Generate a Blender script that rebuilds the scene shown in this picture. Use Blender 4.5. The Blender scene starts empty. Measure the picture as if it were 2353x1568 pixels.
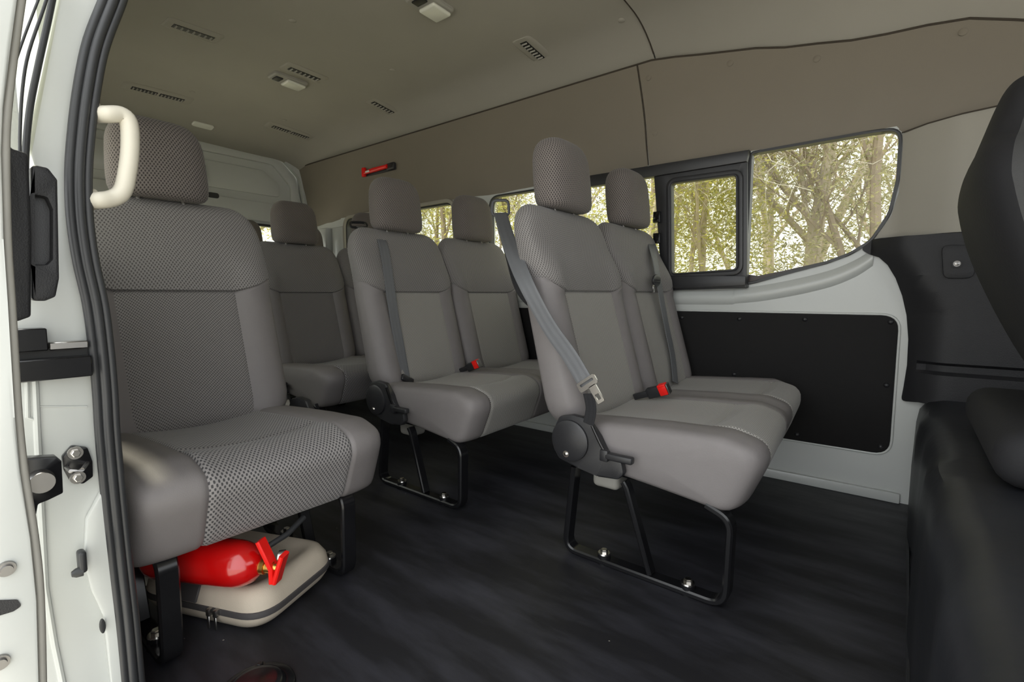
import bpy, bmesh, math, random
from mathutils import Vector, Matrix
random.seed(7)
D = bpy.data; C = bpy.context.scene.collection
sc = bpy.context.scene

# ------------------------------------------------------------------ camera
FPX, CX, CY, H = 1143.3454, 1176.5, 784.0, 0.72
V1 = Vector((-275.0 - CX, CY - 677.0, -FPX)).normalized()      # rearwards along the van
V2 = Vector((2085.0 - CX, CY - 677.0, -FPX)).normalized()      # across the van
XA = -V1; YA = V2; ZA = XA.cross(YA)
RW = Matrix((XA, YA, ZA))                                       # camera axes -> van axes
cam = D.cameras.new('camera'); cam.sensor_width = 36; cam.lens = FPX / 2353 * 36
cam.clip_start = 0.01; cam.clip_end = 300
co = D.objects.new('camera', cam); C.objects.link(co)
co.matrix_world = Matrix.Translation((0, 0, H)) @ RW.to_4x4()
sc.camera = co

def hit(px, py, axis, val):
    """point of the van where the sight line through a photo position meets the plane axis=val"""
    d = RW @ Vector(((px - CX) / FPX, (CY - py) / FPX, -1.0))
    o = Vector((0, 0, H)); t = (val - o[axis]) / d[axis]
    return o + d * t

# ------------------------------------------------------------------ world, sun, exposure
w = D.worlds.new('World'); sc.world = w; w.use_nodes = True
nt = w.node_tree; nt.nodes.clear()
SUN = Vector((-0.80, -0.16, 1.15)).normalized()
out = nt.nodes.new('ShaderNodeOutputWorld'); bg = nt.nodes.new('ShaderNodeBackground')
tc = nt.nodes.new('ShaderNodeTexCoord'); dot = nt.nodes.new('ShaderNodeVectorMath'); dot.operation = 'DOT_PRODUCT'
BR = Vector((0.1, -0.85, 0.25)).normalized()
dot.inputs[1].default_value = BR
nrm = nt.nodes.new('ShaderNodeVectorMath'); nrm.operation = 'NORMALIZE'
nt.links.new(tc.outputs['Generated'], nrm.inputs[0]); nt.links.new(nrm.outputs[0], dot.inputs[0])
mr = nt.nodes.new('ShaderNodeMapRange')
mr.inputs['From Min'].default_value = -0.3; mr.inputs['From Max'].default_value = 1.0
mr.inputs['To Min'].default_value = 2.1; mr.inputs['To Max'].default_value = 3.6
nt.links.new(dot.outputs['Value'], mr.inputs['Value'])
bg.inputs['Color'].default_value = (0.95, 0.98, 1.0, 1)
nt.links.new(mr.outputs[0], bg.inputs['Strength']); nt.links.new(bg.outputs[0], out.inputs['Surface'])
sun = D.lights.new('sun', 'SUN'); sun.energy = 9.0; sun.angle = math.radians(3); sun.color = (1, 0.95, 0.82)
so = D.objects.new('sun', sun); C.objects.link(so)
so.rotation_euler = SUN.to_track_quat('Z', 'Y').to_euler(); so.location = (0, 0, 8)
vs = sc.view_settings
vs.view_transform = 'Standard'; vs.look = 'None'; vs.gamma = 1; vs.use_curve_mapping = False
vs.exposure = -0.18
sc.cycles.max_bounces = 10; sc.cycles.diffuse_bounces = 6; sc.cycles.transparent_max_bounces = 24

# ------------------------------------------------------------------ materials
def s2l(c):
    return tuple(((v / 255) / 12.92 if v / 255 <= 0.04045 else ((v / 255 + 0.055) / 1.055) ** 2.4) for v in c)
class NB:
    def __init__(s, name):
        s.m = D.materials.new(name); s.m.use_nodes = True; s.t = s.m.node_tree
        s.b = s.t.nodes['Principled BSDF']
    def n(s, typ, **k):
        o = s.t.nodes.new(typ)
        for a, v in k.items(): setattr(o, a, v)
        return o
    def l(s, a, b): s.t.links.new(a, b)
    def math(s, op, a, b=None):
        o = s.n('ShaderNodeMath', operation=op)
        for i, v in enumerate((a, b)):
            if v is None: continue
            if isinstance(v, (int, float)): o.inputs[i].default_value = v
            else: s.l(v, o.inputs[i])
        return o.outputs[0]
def plain(name, col, rough=0.5, metal=0.0, noise=0.06, nscale=30, bump=0.0, bscale=200, coat=0.0, spec=0.5):
    n = NB(name); b = n.b
    tcn = n.n('ShaderNodeTexCoord'); nz = n.n('ShaderNodeTexNoise'); nz.inputs['Scale'].default_value = nscale
    nz.inputs['Detail'].default_value = 4
    n.l(tcn.outputs['Object'], nz.inputs['Vector'])
    rp = n.n('ShaderNodeMapRange'); rp.inputs['To Min'].default_value = 1 - noise; rp.inputs['To Max'].default_value = 1 + noise
    n.l(nz.outputs['Fac'], rp.inputs['Value'])
    mx = n.n('ShaderNodeVectorMath', operation='SCALE'); mx.inputs[0].default_value = col
    n.l(rp.outputs[0], mx.inputs['Scale']); n.l(mx.outputs[0], b.inputs['Base Color'])
    b.inputs['Roughness'].default_value = rough; b.inputs['Metallic'].default_value = metal
    b.inputs['Coat Weight'].default_value = coat; b.inputs['Coat Roughness'].default_value = 0.15
    b.inputs['Specular IOR Level'].default_value = spec
    if bump:
        n2 = n.n('ShaderNodeTexNoise'); n2.inputs['Scale'].default_value = bscale; n2.inputs['Detail'].default_value = 3
        n.l(tcn.outputs['Object'], n2.inputs['Vector'])
        bp = n.n('ShaderNodeBump'); bp.inputs['Strength'].default_value = bump; bp.inputs['Distance'].default_value = 0.002
        n.l(n2.outputs['Fac'], bp.inputs['Height']); n.l(bp.outputs[0], b.inputs['Normal'])
    return n.m
def weave(name, light, dark, pu, pv, thr=0.1, soft=0.35, bump=0.5):
    """staggered woven dots in the cloth's own UV metres"""
    n = NB(name); b = n.b
    uv = n.n('ShaderNodeUVMap'); uv.uv_map = 'UVMap'
    sp = n.n('ShaderNodeSeparateXYZ'); n.l(uv.outputs[0], sp.inputs[0])
    a = n.math('SINE', n.math('MULTIPLY', sp.outputs[0], 2 * math.pi / pu))
    c = n.math('SINE', n.math('MULTIPLY', sp.outputs[1], 2 * math.pi / pv))
    p = n.math('MULTIPLY', a, c)
    nz = n.n('ShaderNodeTexNoise'); nz.inputs['Scale'].default_value = 400
    n.l(uv.outputs[0], nz.inputs['Vector'])
    p2 = n.math('ADD', p, n.math('MULTIPLY', n.math('SUBTRACT', nz.outputs['Fac'], 0.5), 0.5))
    r = n.n('ShaderNodeMapRange'); r.interpolation_type = 'SMOOTHSTEP'
    r.inputs['From Min'].default_value = thr; r.inputs['From Max'].default_value = thr + soft
    n.l(p2, r.inputs['Value'])
    mx = n.n('ShaderNodeMix', data_type='RGBA'); mx.inputs['A'].default_value = (*light, 1); mx.inputs['B'].default_value = (*dark, 1)
    n.l(r.outputs[0], mx.inputs['Factor']); n.l(mx.outputs['Result'], b.inputs['Base Color'])
    bp = n.n('ShaderNodeBump'); bp.inputs['Strength'].default_value = bump; bp.inputs['Distance'].default_value = 0.0015
    n.l(n.math('SUBTRACT', 1.0, r.outputs[0]), bp.inputs['Height']); n.l(bp.outputs[0], b.inputs['Normal'])
    b.inputs['Roughness'].default_value = 0.85; b.inputs['Specular IOR Level'].default_value = 0.25
    b.inputs['Sheen Weight'].default_value = 0.15
    return n.m
def floor_mat():
    n = NB('black_vinyl_floor'); b = n.b
    g = n.n('ShaderNodeNewGeometry'); mp = n.n('ShaderNodeMapping'); mp.inputs['Scale'].default_value = (1.2, 5, 1)
    mp.inputs['Rotation'].default_value = (0, 0, 0.25)
    n.l(g.outputs['Position'], mp.inputs['Vector'])
    nz = n.n('ShaderNodeTexNoise'); nz.inputs['Scale'].default_value = 2.2; nz.inputs['Detail'].default_value = 7; nz.inputs['Roughness'].default_value = 0.6
    n.l(mp.outputs[0], nz.inputs['Vector'])
    cr = n.n('ShaderNodeValToRGB'); cr.color_ramp.elements[0].position = 0.42; cr.color_ramp.elements[0].color = (0.0105, 0.0105, 0.013, 1)
    cr.color_ramp.elements[1].position = 0.72; cr.color_ramp.elements[1].color = (0.042, 0.042, 0.052, 1)  # paler bluish streaks: sky reflections painted into the floor colour
    n.l(nz.outputs['Fac'], cr.inputs['Fac'])
    vo = n.n('ShaderNodeTexVoronoi'); vo.inputs['Scale'].default_value = 16; n.l(g.outputs['Position'], vo.inputs['Vector'])
    sp = n.math('LESS_THAN', vo.outputs['Distance'], 0.032)
    n3 = n.n('ShaderNodeTexNoise'); n3.inputs['Scale'].default_value = 3; n.l(g.outputs['Position'], n3.inputs['Vector'])
    sp = n.math('MULTIPLY', sp, n.math('GREATER_THAN', n3.outputs['Fac'], 0.52))
    mx = n.n('ShaderNodeMix', data_type='RGBA'); mx.inputs['B'].default_value = (0.3, 0.28, 0.25, 1)
    n.l(sp, mx.inputs['Factor']); n.l(cr.outputs[0], mx.inputs['A']); n.l(mx.outputs['Result'], b.inputs['Base Color'])
    rr = n.n('ShaderNodeMapRange'); rr.inputs['To Min'].default_value = 0.62; rr.inputs['To Max'].default_value = 0.45
    n.l(nz.outputs['Fac'], rr.inputs['Value']); n.l(rr.outputs[0], b.inputs['Roughness'])
    n2 = n.n('ShaderNodeTexNoise'); n2.inputs['Scale'].default_value = 420; n.l(g.outputs['Position'], n2.inputs['Vector'])
    bp = n.n('ShaderNodeBump'); bp.inputs['Strength'].default_value = 0.15; bp.inputs['Distance'].default_value = 0.001
    n.l(n2.outputs['Fac'], bp.inputs['Height']); n.l(bp.outputs[0], b.inputs['Normal'])
    return n.m
def glass_mat(name, tint, gloss=0.06):
    n = NB(name); t = n.t; t.nodes.remove(n.b)
    o = t.nodes['Material Output']
    tr = n.n('ShaderNodeBsdfTransparent'); tr.inputs['Color'].default_value = (*tint, 1)
    gl = n.n('ShaderNodeBsdfGlossy'); gl.inputs['Roughness'].default_value = 0.02
    lw = n.n('ShaderNodeLayerWeight'); lw.inputs['Blend'].default_value = 0.25
    mp = n.math('MULTIPLY', lw.outputs['Fresnel'], gloss * 6)
    mx = n.n('ShaderNodeMixShader'); n.l(mp, mx.inputs[0]); n.l(tr.outputs[0], mx.inputs[1]); n.l(gl.outputs[0], mx.inputs[2])
    n.l(mx.outputs[0], o.inputs['Surface'])
    return n.m
def leaf_mat(name, c1, c2):
    n = NB(name); b = n.b
    g = n.n('ShaderNodeNewGeometry')
    mx = n.n('ShaderNodeMix', data_type='RGBA'); mx.inputs['A'].default_value = (*c1, 1); mx.inputs['B'].default_value = (*c2, 1)
    n.l(g.outputs['Random Per Island'], mx.inputs['Factor']); n.l(mx.outputs['Result'], b.inputs['Base Color'])
    b.inputs['Roughness'].default_value = 0.5
    tl = n.n('ShaderNodeBsdfTranslucent'); n.l(mx.outputs['Result'], tl.inputs['Color'])
    ms = n.n('ShaderNodeMixShader'); ms.inputs[0].default_value = 0.45
    n.l(b.outputs[0], ms.inputs[1]); n.l(tl.outputs[0], ms.inputs[2])
    n.l(ms.outputs[0], n.t.nodes['Material Output'].inputs['Surface'])
    return n.m

M = {}
M['coarse'] = weave('coarse_woven_cloth', (0.25, 0.235, 0.23), (0.055, 0.053, 0.055), 0.0085, 0.0125, 0.05, 0.3)
M['yoke'] = weave('honeycomb_cloth', (0.235, 0.222, 0.215), (0.098, 0.091, 0.088), 0.0085, 0.0125, 0.05, 0.35)
M['panel'] = weave('dense_woven_cloth', (0.225, 0.212, 0.205), (0.085, 0.08, 0.078), 0.0075, 0.0085, 0.0, 0.4)
M['fine'] = weave('fine_ribbed_cloth', (0.34, 0.325, 0.30), (0.13, 0.124, 0.115), 0.0055, 0.0075, 0.0, 0.5, 0.35)
M['head'] = weave('headrest_honeycomb_cloth', (0.18, 0.158, 0.147), (0.052, 0.045, 0.042), 0.0085, 0.0125, 0.05, 0.35)
M['vinyl'] = plain('smooth_grey_upholstery', (0.185, 0.17, 0.168), 0.6, noise=0.05, bump=0.2, bscale=500)
M['blackplas'] = plain('black_plastic', (0.022, 0.022, 0.024), 0.38, noise=0.1, bump=0.15, bscale=700)
M['blacksoft'] = plain('dark_trim_plastic', (0.018, 0.018, 0.020), 0.5, noise=0.1, bump=0.35, bscale=500, spec=0.35)
M['blackpaint'] = plain('black_gloss_paint', (0.008, 0.008, 0.009), 0.22, noise=0.2)
M['hard'] = plain('black_hardboard_panel', (0.011, 0.0105, 0.0105), 0.75, noise=0.12, spec=0.25)
M['belt'] = plain('grey_seatbelt_webbing', (0.13, 0.134, 0.142), 0.5, noise=0.05, bump=0.3, bscale=900)
M['rubber'] = plain('black_rubber', (0.03, 0.031, 0.033), 0.42, noise=0.15, nscale=20)
M['white'] = plain('white_body_paint', (0.52, 0.535, 0.515), 0.35, noise=0.02, nscale=4, coat=0.3)
M['doorwhite'] = plain('white_door_paint', (0.60, 0.615, 0.59), 0.3, noise=0.02, nscale=4, coat=0.4)
M['trim'] = plain('beige_wall_trim', (0.197, 0.173, 0.138), 0.8, noise=0.04, nscale=6, bump=0.1, bscale=300)
M['pillar'] = plain('light_grey_pillar_trim', (0.31, 0.29, 0.245), 0.6, noise=0.03, nscale=6)
M['ceil'] = plain('grey_headliner', (0.36, 0.342, 0.30), 0.85, noise=0.04, nscale=5, bump=0.1, bscale=400)
M['seamline'] = plain('dark_seam', (0.05, 0.04, 0.03), 0.9)
M['chrome'] = plain('bright_steel', (0.62, 0.6, 0.57), 0.25, metal=1.0)
M['steel'] = plain('dull_steel', (0.35, 0.34, 0.33), 0.35, metal=1.0)
M['red'] = plain('gloss_red_paint', (0.52, 0.004, 0.004), 0.16, noise=0.05, coat=0.7)
M['redplas'] = plain('red_plastic', (0.85, 0.012, 0.008), 0.35, noise=0.05)
M['brass'] = plain('brass', (0.75, 0.45, 0.12), 0.3, metal=1.0)
M['bag'] = plain('beige_moulded_shell', (0.52, 0.45, 0.36), 0.7, noise=0.1, nscale=14, bump=0.3, bscale=500)
M['bagtape'] = plain('dark_grey_zip_tape', (0.06, 0.055, 0.055), 0.6, bump=0.2)
M['cream'] = plain('cream_plastic', (0.66, 0.62, 0.52), 0.4, noise=0.03)
M['lamp'] = plain('lamp_lens', (0.75, 0.75, 0.68), 0.25, noise=0.02)
M['lampgrey'] = plain('lamp_housing', (0.33, 0.32, 0.29), 0.5)
M['vent'] = plain('vent_louvre_black', (0.012, 0.012, 0.012), 0.5)
M['green'] = plain('green_sticker', (0.02, 0.09, 0.03), 0.5)
M['paper'] = plain('white_print', (0.7, 0.72, 0.7), 0.6)
M['floor'] = floor_mat()
M['fblack'] = plain('black_front_seat_cloth', (0.012, 0.012, 0.014), 0.8, bump=0.3)
M['fgrey'] = plain('grey_front_seat_cloth', (0.05, 0.05, 0.05), 0.8, bump=0.4, bscale=600)
M['glass'] = glass_mat('window_glass', (0.93, 0.93, 0.88))
M['ground'] = plain('dry_grass_ground', (0.30, 0.29, 0.16), 0.95, noise=0.3, nscale=3)
M['gravel'] = plain('pale_gravel_ground', (0.58, 0.56, 0.51), 0.95, noise=0.15, nscale=30)
M['bark'] = plain('pale_bark', (0.42, 0.36, 0.29), 0.9, noise=0.35, nscale=9)
M['barkdark'] = plain('brown_bark', (0.26, 0.21, 0.16), 0.9, noise=0.35, nscale=9)
M['twig'] = plain('dry_twigs', (0.5, 0.46, 0.39), 0.9, noise=0.3)
M['leafy'] = leaf_mat('yellow_green_leaves', (0.60, 0.56, 0.16), (0.34, 0.35, 0.15))
M['leafd'] = leaf_mat('dull_olive_leaves', (0.38, 0.35, 0.22), (0.24, 0.225, 0.15))
M['leafm'] = leaf_mat('mid_green_leaves', (0.44, 0.41, 0.20), (0.26, 0.255, 0.15))

# ------------------------------------------------------------------ helpers
def tag(o, label=None, cat=None, group=None, kind=None):
    if label: o['label'] = label
    if cat: o['category'] = cat
    if group: o['group'] = group
    if kind: o['kind'] = kind
    return o
def root(name, loc, label, cat, group=None):
    o = D.objects.new(name, None); C.objects.link(o); o.location = loc; o.empty_display_size = 0.1
    return tag(o, label, cat, group)
def mesh(name, bm, mat, parent=None, smooth=True, world=True, angle=None):
    """link one bmesh as one object; world coordinates are kept when a parent is given"""
    me = D.meshes.new(name)
    bmesh.ops.recalc_face_normals(bm, faces=bm.faces) if angle != 'keep' else None
    bm.to_mesh(me); bm.free()
    for m in (mat if isinstance(mat, (list, tuple)) else [mat]): me.materials.append(m)
    if smooth:
        for p in me.polygons: p.use_smooth = True
        try: me.set_sharp_from_angle(angle=math.radians(38))
        except Exception: pass
    o = D.objects.new(name, me); C.objects.link(o)
    if parent is not None:
        off = Vector((0, 0, 0)); q = parent
        while q is not None:
            off += q.location; q = q.parent
        if world: me.transform(Matrix.Translation(-off))
        o.parent = parent
    return o
def center_origin(o):
    """move the origin of a top-level mesh to its base centre"""
    me = o.data; xs = [v.co for v in me.vertices]
    lo = Vector([min(c[i] for c in xs) for i in range(3)]); hi = Vector([max(c[i] for c in xs) for i in range(3)])
    p = Vector(((lo.x + hi.x) / 2, (lo.y + hi.y) / 2, lo.z))
    me.transform(Matrix.Translation(-p)); o.location = o.location + p
    return o
def bm_new(): return bmesh.new()
def add_box(bm, lo, hi, bev=0.0, seg=2, mat=None):
    r = bmesh.ops.create_cube(bm, size=1.0); vs_ = r['verts']
    c = (Vector(lo) + Vector(hi)) / 2; s = Vector(hi) - Vector(lo)
    for v in vs_: v.co = Vector((v.co.x * s.x, v.co.y * s.y, v.co.z * s.z)) + c
    if bev:
        es = list({e for v in vs_ for e in v.link_edges})
        r2 = bmesh.ops.bevel(bm, geom=es, offset=bev, segments=seg, profile=0.5, affect='EDGES')
        vs_ = list({v for f in r2['faces'] for v in f.verts} | {v for v in vs_ if v.is_valid})
    if mat is not None:
        for v in vs_: v.co = mat @ v.co
    return vs_
def add_loft(bm, rings, closed=True, cap=True, uvs=None):
    """rings: list of equal-length point lists"""
    vr = [[bm.verts.new(p) for p in r] for r in rings]
    n = len(rings[0]); faces = []
    for i in range(len(vr) - 1):
        for j in range(n if closed else n - 1):
            k = (j + 1) % n
            try: faces.append(bm.faces.new((vr[i][j], vr[i][k], vr[i + 1][k], vr[i + 1][j])))
            except ValueError: pass
    if cap and closed:
        for r in (vr[0], vr[-1]):
            try: bm.faces.new(r)
            except ValueError: pass
    return vr
def add_tube(bm, pts, rad, n=10, cap=True, flat=None):
    pts = [Vector(p) for p in pts]; rings = []
    t0 = (pts[1] - pts[0]).normalized(); up = Vector((0, 0, 1)) if abs(t0.z) < 0.9 else Vector((0, 1, 0))
    a = t0.cross(up).normalized()
    for i, p in enumerate(pts):
        t = (pts[min(i + 1, len(pts) - 1)] - pts[max(i - 1, 0)]).normalized()
        a = (a - t * a.dot(t)).normalized(); b = t.cross(a)
        r = rad[i] if isinstance(rad, (list, tuple)) else rad
        rings.append([p + (a * math.cos(2 * math.pi * k / n) + b * math.sin(2 * math.pi * k / n)) * r for k in range(n)])
    add_loft(bm, rings, True, cap)
def add_bar(bm, pts, side, wid, thk, closed=False):
    """flat bar swept along pts; side = direction of the width"""
    pts = [Vector(p) for p in pts]; side = Vector(side).normalized(); rings = []; n = len(pts)
    for i, p in enumerate(pts):
        if closed: t = (pts[(i + 1) % n] - pts[i - 1]).normalized()
        else: t = (pts[min(i + 1, n - 1)] - pts[max(i - 1, 0)]).normalized()
        m = t.cross(side).normalized(); w2, t2 = side * wid / 2, m * thk / 2
        c = 0.18
        rings.append([p - w2 * (1 - c) - t2, p + w2 * (1 - c) - t2, p + w2 - t2 * .5, p + w2 + t2 * .5, p + w2 * (1 - c) + t2, p - w2 * (1 - c) + t2, p - w2 + t2 * .5, p - w2 - t2 * .5])
    if closed: rings.append(rings[0])
    add_loft(bm, rings, True, not closed)
def add_cyl(bm, p0, p1, r0, r1=None, n=20):
    r1 = r0 if r1 is None else r1
    add_tube2(bm, [p0, p1], [r0, r1], n)
def add_tube2(bm, pts, rads, n=20):
    """straight lathe along the line p0..pn"""
    pts = [Vector(p) for p in pts]; t = (pts[-1] - pts[0]).normalized()
    up = Vector((0, 0, 1)) if abs(t.z) < 0.9 else Vector((1, 0, 0)); a = t.cross(up).normalized(); b = t.cross(a)
    add_loft(bm, [[p + (a * math.cos(2 * math.pi * k / n) + b * math.sin(2 * math.pi * k / n)) * r for k in range(n)] for p, r in zip(pts, rads)])
def round_poly(pts, r, seg=6):
    """2D polygon with rounded corners; r single or list"""
    out = []; n = len(pts)
    for i in range(n):
        p = Vector(pts[i]); a = Vector(pts[i - 1]); b = Vector(pts[(i + 1) % n])
        rr = r[i] if isinstance(r, (list, tuple)) else r
        u = (a - p); v = (b - p); lu, lv = u.length, v.length; u.normalize(); v.normalize()
        ang = u.angle(v)
        if rr <= 0 or ang > 3.1: out.append(tuple(p)); continue
        d = min(rr / math.tan(ang / 2), lu * 0.49, lv * 0.49); 
        s, e = p + u * d, p + v * d
        for k in range(seg + 1):
            t = k / seg; out.append(tuple(s * (1 - t) ** 2 + p * 2 * t * (1 - t) + e * t * t))
    return out
def inset_poly(pts, d):
    n = len(pts); area = sum(pts[i - 1][0] * pts[i][1] - pts[i][0] * pts[i - 1][1] for i in range(n))
    s = 1 if area > 0 else -1; out = []
    for i in range(n):
        p = Vector(pts[i]); t = (Vector(pts[(i + 1) % n]) - Vector(pts[i - 1])).normalized()
        out.append(tuple(p + Vector((-t.y, t.x)) * d * s))
    return out
AX = {'y': lambda a, b, c: (a, c, b), 'x': lambda a, b, c: (c, a, b), 'z': lambda a, b, c: (a, b, c)}
def add_plate(bm, poly, axis, v0, v1, holes=(), bev=0.0):
    """extrude a 2D polygon (with holes) between v0 and v1 along axis; poly in (x,z) for y, (y,z) for x, (x,y) for z"""
    f = AX[axis]; b2 = bmesh.new(); es = []
    for loop in [poly] + list(holes):
        vv = [b2.verts.new(f(p[0], p[1], v0)) for p in loop]
        for i in range(len(vv)): es.append(b2.edges.new((vv[i], vv[(i + 1) % len(vv)])))
    bmesh.ops.triangle_fill(b2, edges=es, use_beauty=True, use_dissolve=False)
    r = bmesh.ops.extrude_face_region(b2, geom=list(b2.faces))
    d = Vector(f(0, 0, v1 - v0))
    for g in r['geom']:
        if isinstance(g, bmesh.types.BMVert): g.co += d
    if bev:
        ring = [e for e in b2.edges if len(e.link_faces) == 2 and e.calc_face_angle(0) > 0.7 and abs((e.verts[0].co - e.verts[1].co).dot(d)) < 1e-9]
        bmesh.ops.bevel(b2, geom=ring, offset=bev, segments=2, profile=0.5, affect='EDGES')
    me = D.meshes.new('tmp'); b2.to_mesh(me); b2.free(); bm.from_mesh(me); D.meshes.remove(me)
def add_ring(bm, poly, axis, width, v0, v1, inward=True, bev=0.0):
    q = inset_poly(poly, width if inward else -width)
    if inward: add_plate(bm, poly, axis, v0, v1, [q], bev)
    else: add_plate(bm, q, axis, v0, v1, [poly], bev)
def add_ribbon(bm, pts, widths, wid, thk=0.0022, ribs=True):
    """belt webbing: pts centre line, widths = width direction at each point"""
    P = []; W = []
    pts = [Vector(p) for p in pts]; widths = [Vector(v).normalized() for v in widths]
    for i in range(len(pts) - 1):                      # Catmull-Rom refinement
        p0 = pts[max(i - 1, 0)]; p1 = pts[i]; p2 = pts[i + 1]; p3 = pts[min(i + 2, len(pts) - 1)]
        for k in range(6):
            t = k / 6
            P.append(0.5 * ((2 * p1) + (-p0 + p2) * t + (2 * p0 - 5 * p1 + 4 * p2 - p3) * t * t + (-p0 + 3 * p1 - 3 * p2 + p3) * t ** 3))
            W.append((widths[i] * (1 - t) + widths[i + 1] * t).normalized())
    P.append(pts[-1]); W.append(widths[-1]); rings = []
    for i, p in enumerate(P):
        t = (P[min(i + 1, len(P) - 1)] - P[max(i - 1, 0)]).normalized(); wd = (W[i] - t * W[i].dot(t)).normalized()
        m = t.cross(wd).normalized(); top = []; bot = []
        prof = [(-1, 0), (-.86, .5), (-.72, 1), (-.58, .5), (-.3, .55), (-.1, 1), (.1, 1), (.3, .55), (.58, .5), (.72, 1), (.86, .5), (1, 0)]
        for a, h in prof: top.append(p + wd * a * wid / 2 + m * thk * (0.4 + 0.6 * h))
        for a, h in reversed(prof): bot.append(p + wd * a * wid / 2 - m * thk * (0.4 + 0.3 * h))
        rings.append(top + bot)
    add_loft(bm, rings)
def bolt(bm, p, nrm, r=0.008, h=0.006, washer=True):
    p = Vector(p); nrm = Vector(nrm).normalized()
    if washer: add_tube2(bm, [p, p + nrm * h * 0.35], [r * 1.7, r * 1.6], 18)
    add_tube2(bm, [p + nrm * h * 0.3, p + nrm * h, p + nrm * h * 1.15], [r, r, r * 0.8], 6)

# ================================================================== SETTING
FAR = 2.135; REAR = -3.75; TOPZ = 1.80
def ceil_z(x, y):
    """underside of the arched headliner"""
    u = abs((y - 1.19) / 0.945); u = min(u, 1)
    z = 1.845 - 0.05 * u ** 2 - 0.095 * max(0, (u - 0.72) / 0.28) ** 2.2
    if x < -3.2: z -= 0.10 * min(1, ((-3.2 - x) / 0.55)) ** 1.6 * (1 - 0.5 * u ** 4)
    if x > -0.9:
        K = [(-0.9, 1.70), (-0.555, 1.648), (-0.363, 1.607), (-0.146, 1.573), (0.0, 1.567), (0.1, 1.556), (0.2, 1.522), (0.4, 1.45), (3.0, 1.42)]
        for (a, za), (b, zb) in zip(K[:-1], K[1:]):
            if a <= x <= b: t = (x - a) / (b - a); s_ = za + (zb - za) * (t * t * (3 - 2 * t) * .4 + t * .6); break
        z -= (1.70 - s_) * u ** 3
    return z
bm = bm_new()
def grid(bm, f, us, vs2, thick=None):
    vr = [[bm.verts.new(f(u, v)) for v in vs2] for u in us]
    for i in range(len(us) - 1):
        for j in range(len(vs2) - 1): bm.faces.new((vr[i][j], vr[i][j + 1], vr[i + 1][j + 1], vr[i + 1][j]))
def linsp(a, b, n): return [a + (b - a) * i / (n - 1) for i in range(n)]
ys = linsp(0.245, 2.135, 49)
grid(bm, lambda x, y: (x, y, ceil_z(x, y)), linsp(-3.78, -0.9, 40), ys)
for x0, x1 in ((-0.893, 2.2),):
    grid(bm, lambda x, y: (x, y, ceil_z(x, y) - 0.004), linsp(x0, x1, 24), ys)
grid(bm, lambda x, y: (x, y, ceil_z(x, y) + 0.03), linsp(-3.79, 2.2, 40), linsp(0.24, 2.15, 17))
tag(mesh('ceiling', bm, M['ceil'], angle='keep'), kind='structure')
bm = bm_new()
add_tube(bm, [(-0.897, y, ceil_z(-0.9, y) - 0.0005) for y in ys[2:-1]], 0.004, 6)
tag(mesh('trim_1', bm, M['seamline']), kind='structure')
bm = bm_new()      # outer roof skin that shades the cabin
add_box(bm, (-3.85, 0.14, 1.885), (2.25, 2.25, 1.92), 0.01)
tag(mesh('wall_roof', bm, M['doorwhite']), kind='structure')

bm = bm_new(); add_box(bm, (-3.85, 0.2, -0.05), (0.06, 2.2, 0.0))
tag(mesh('floor', bm, M['floor'], smooth=False), kind='structure')

# window outlines in (x, z)
def XZ(px, py, y=FAR): p = hit(px, py, 1, y); return (p.x, p.z)
W1 = [(-0.508, 1.266), (-0.257, 1.269), (-0.131, 1.27), (-0.085, 1.262), (-0.062, 1.243), (-0.050, 1.205), (-0.052, 1.093), (-0.062, 1.01), (-0.085, 0.945),
      (-0.12, 0.893), (-0.165, 0.858), (-0.235, 0.83), (-0.374, 0.792), (-0.465, 0.775), (-0.508, 0.775)]
def even(pts, step):
    pts = [Vector(p) for p in pts]; out = []; n = len(pts)
    seg = [(pts[(i + 1) % n] - pts[i]).length for i in range(n)]; L = sum(seg); m = max(8, int(L / step)); i = 0; acc = 0.0
    for k in range(m):
        q = L * k / m
        while acc + seg[i] < q: acc += seg[i]; i += 1
        out.append(tuple(pts[i].lerp(pts[(i + 1) % n], (q - acc) / seg[i])))
    return out
def smooth_loop(pts, n=8):
    P = []; m = len(pts); pts = [Vector(p) for p in pts]
    for i in range(m):
        p0, p1, p2, p3 = pts[i - 1], pts[i], pts[(i + 1) % m], pts[(i + 2) % m]
        for k in range(n):
            t = k / n; P.append(0.5 * ((2 * p1) + (-p0 + p2) * t + (2 * p0 - 5 * p1 + 4 * p2 - p3) * t * t + (-p0 + 3 * p1 - 3 * p2 + p3) * t ** 3))
    return P
W1 = even(round_poly([(-0.512, 1.271), (-0.131, 1.276), (-0.043, 1.272), (-0.042, 1.10), (-0.058, 0.99), (-0.105, 0.90), (-0.165, 0.858), (-0.235, 0.83), (-0.374, 0.792), (-0.465, 0.765), (-0.512, 0.755)],
                    [0.02, 0.02, 0.05, 0.1, 0.1, 0.1, 0.1, 0.1, 0.1, 0.05, 0.02], 8), 0.012)
W2 = round_poly([(-1.848, 0.76), (-0.525, 0.76), (-0.525, 1.262), (-1.848, 1.262)], [0.05, 0.02, 0.02, 0.07], 8)
W3 = round_poly([(-3.215, 0.76), (-2.115, 0.76), (-2.115, 1.262), (-3.215, 1.262)], 0.07, 8)
# far wall: painted body metal with three window openings
bm = bm_new()
add_plate(bm, [(-3.85, 0), (1.3, 0), (1.3, 1.9), (-3.85, 1.9)], 'y', FAR + 0.004, FAR + 0.05, [W1, W2, W3])
wf = tag(mesh('wall_far', bm, M['white'], smooth=False), kind='structure')
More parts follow.
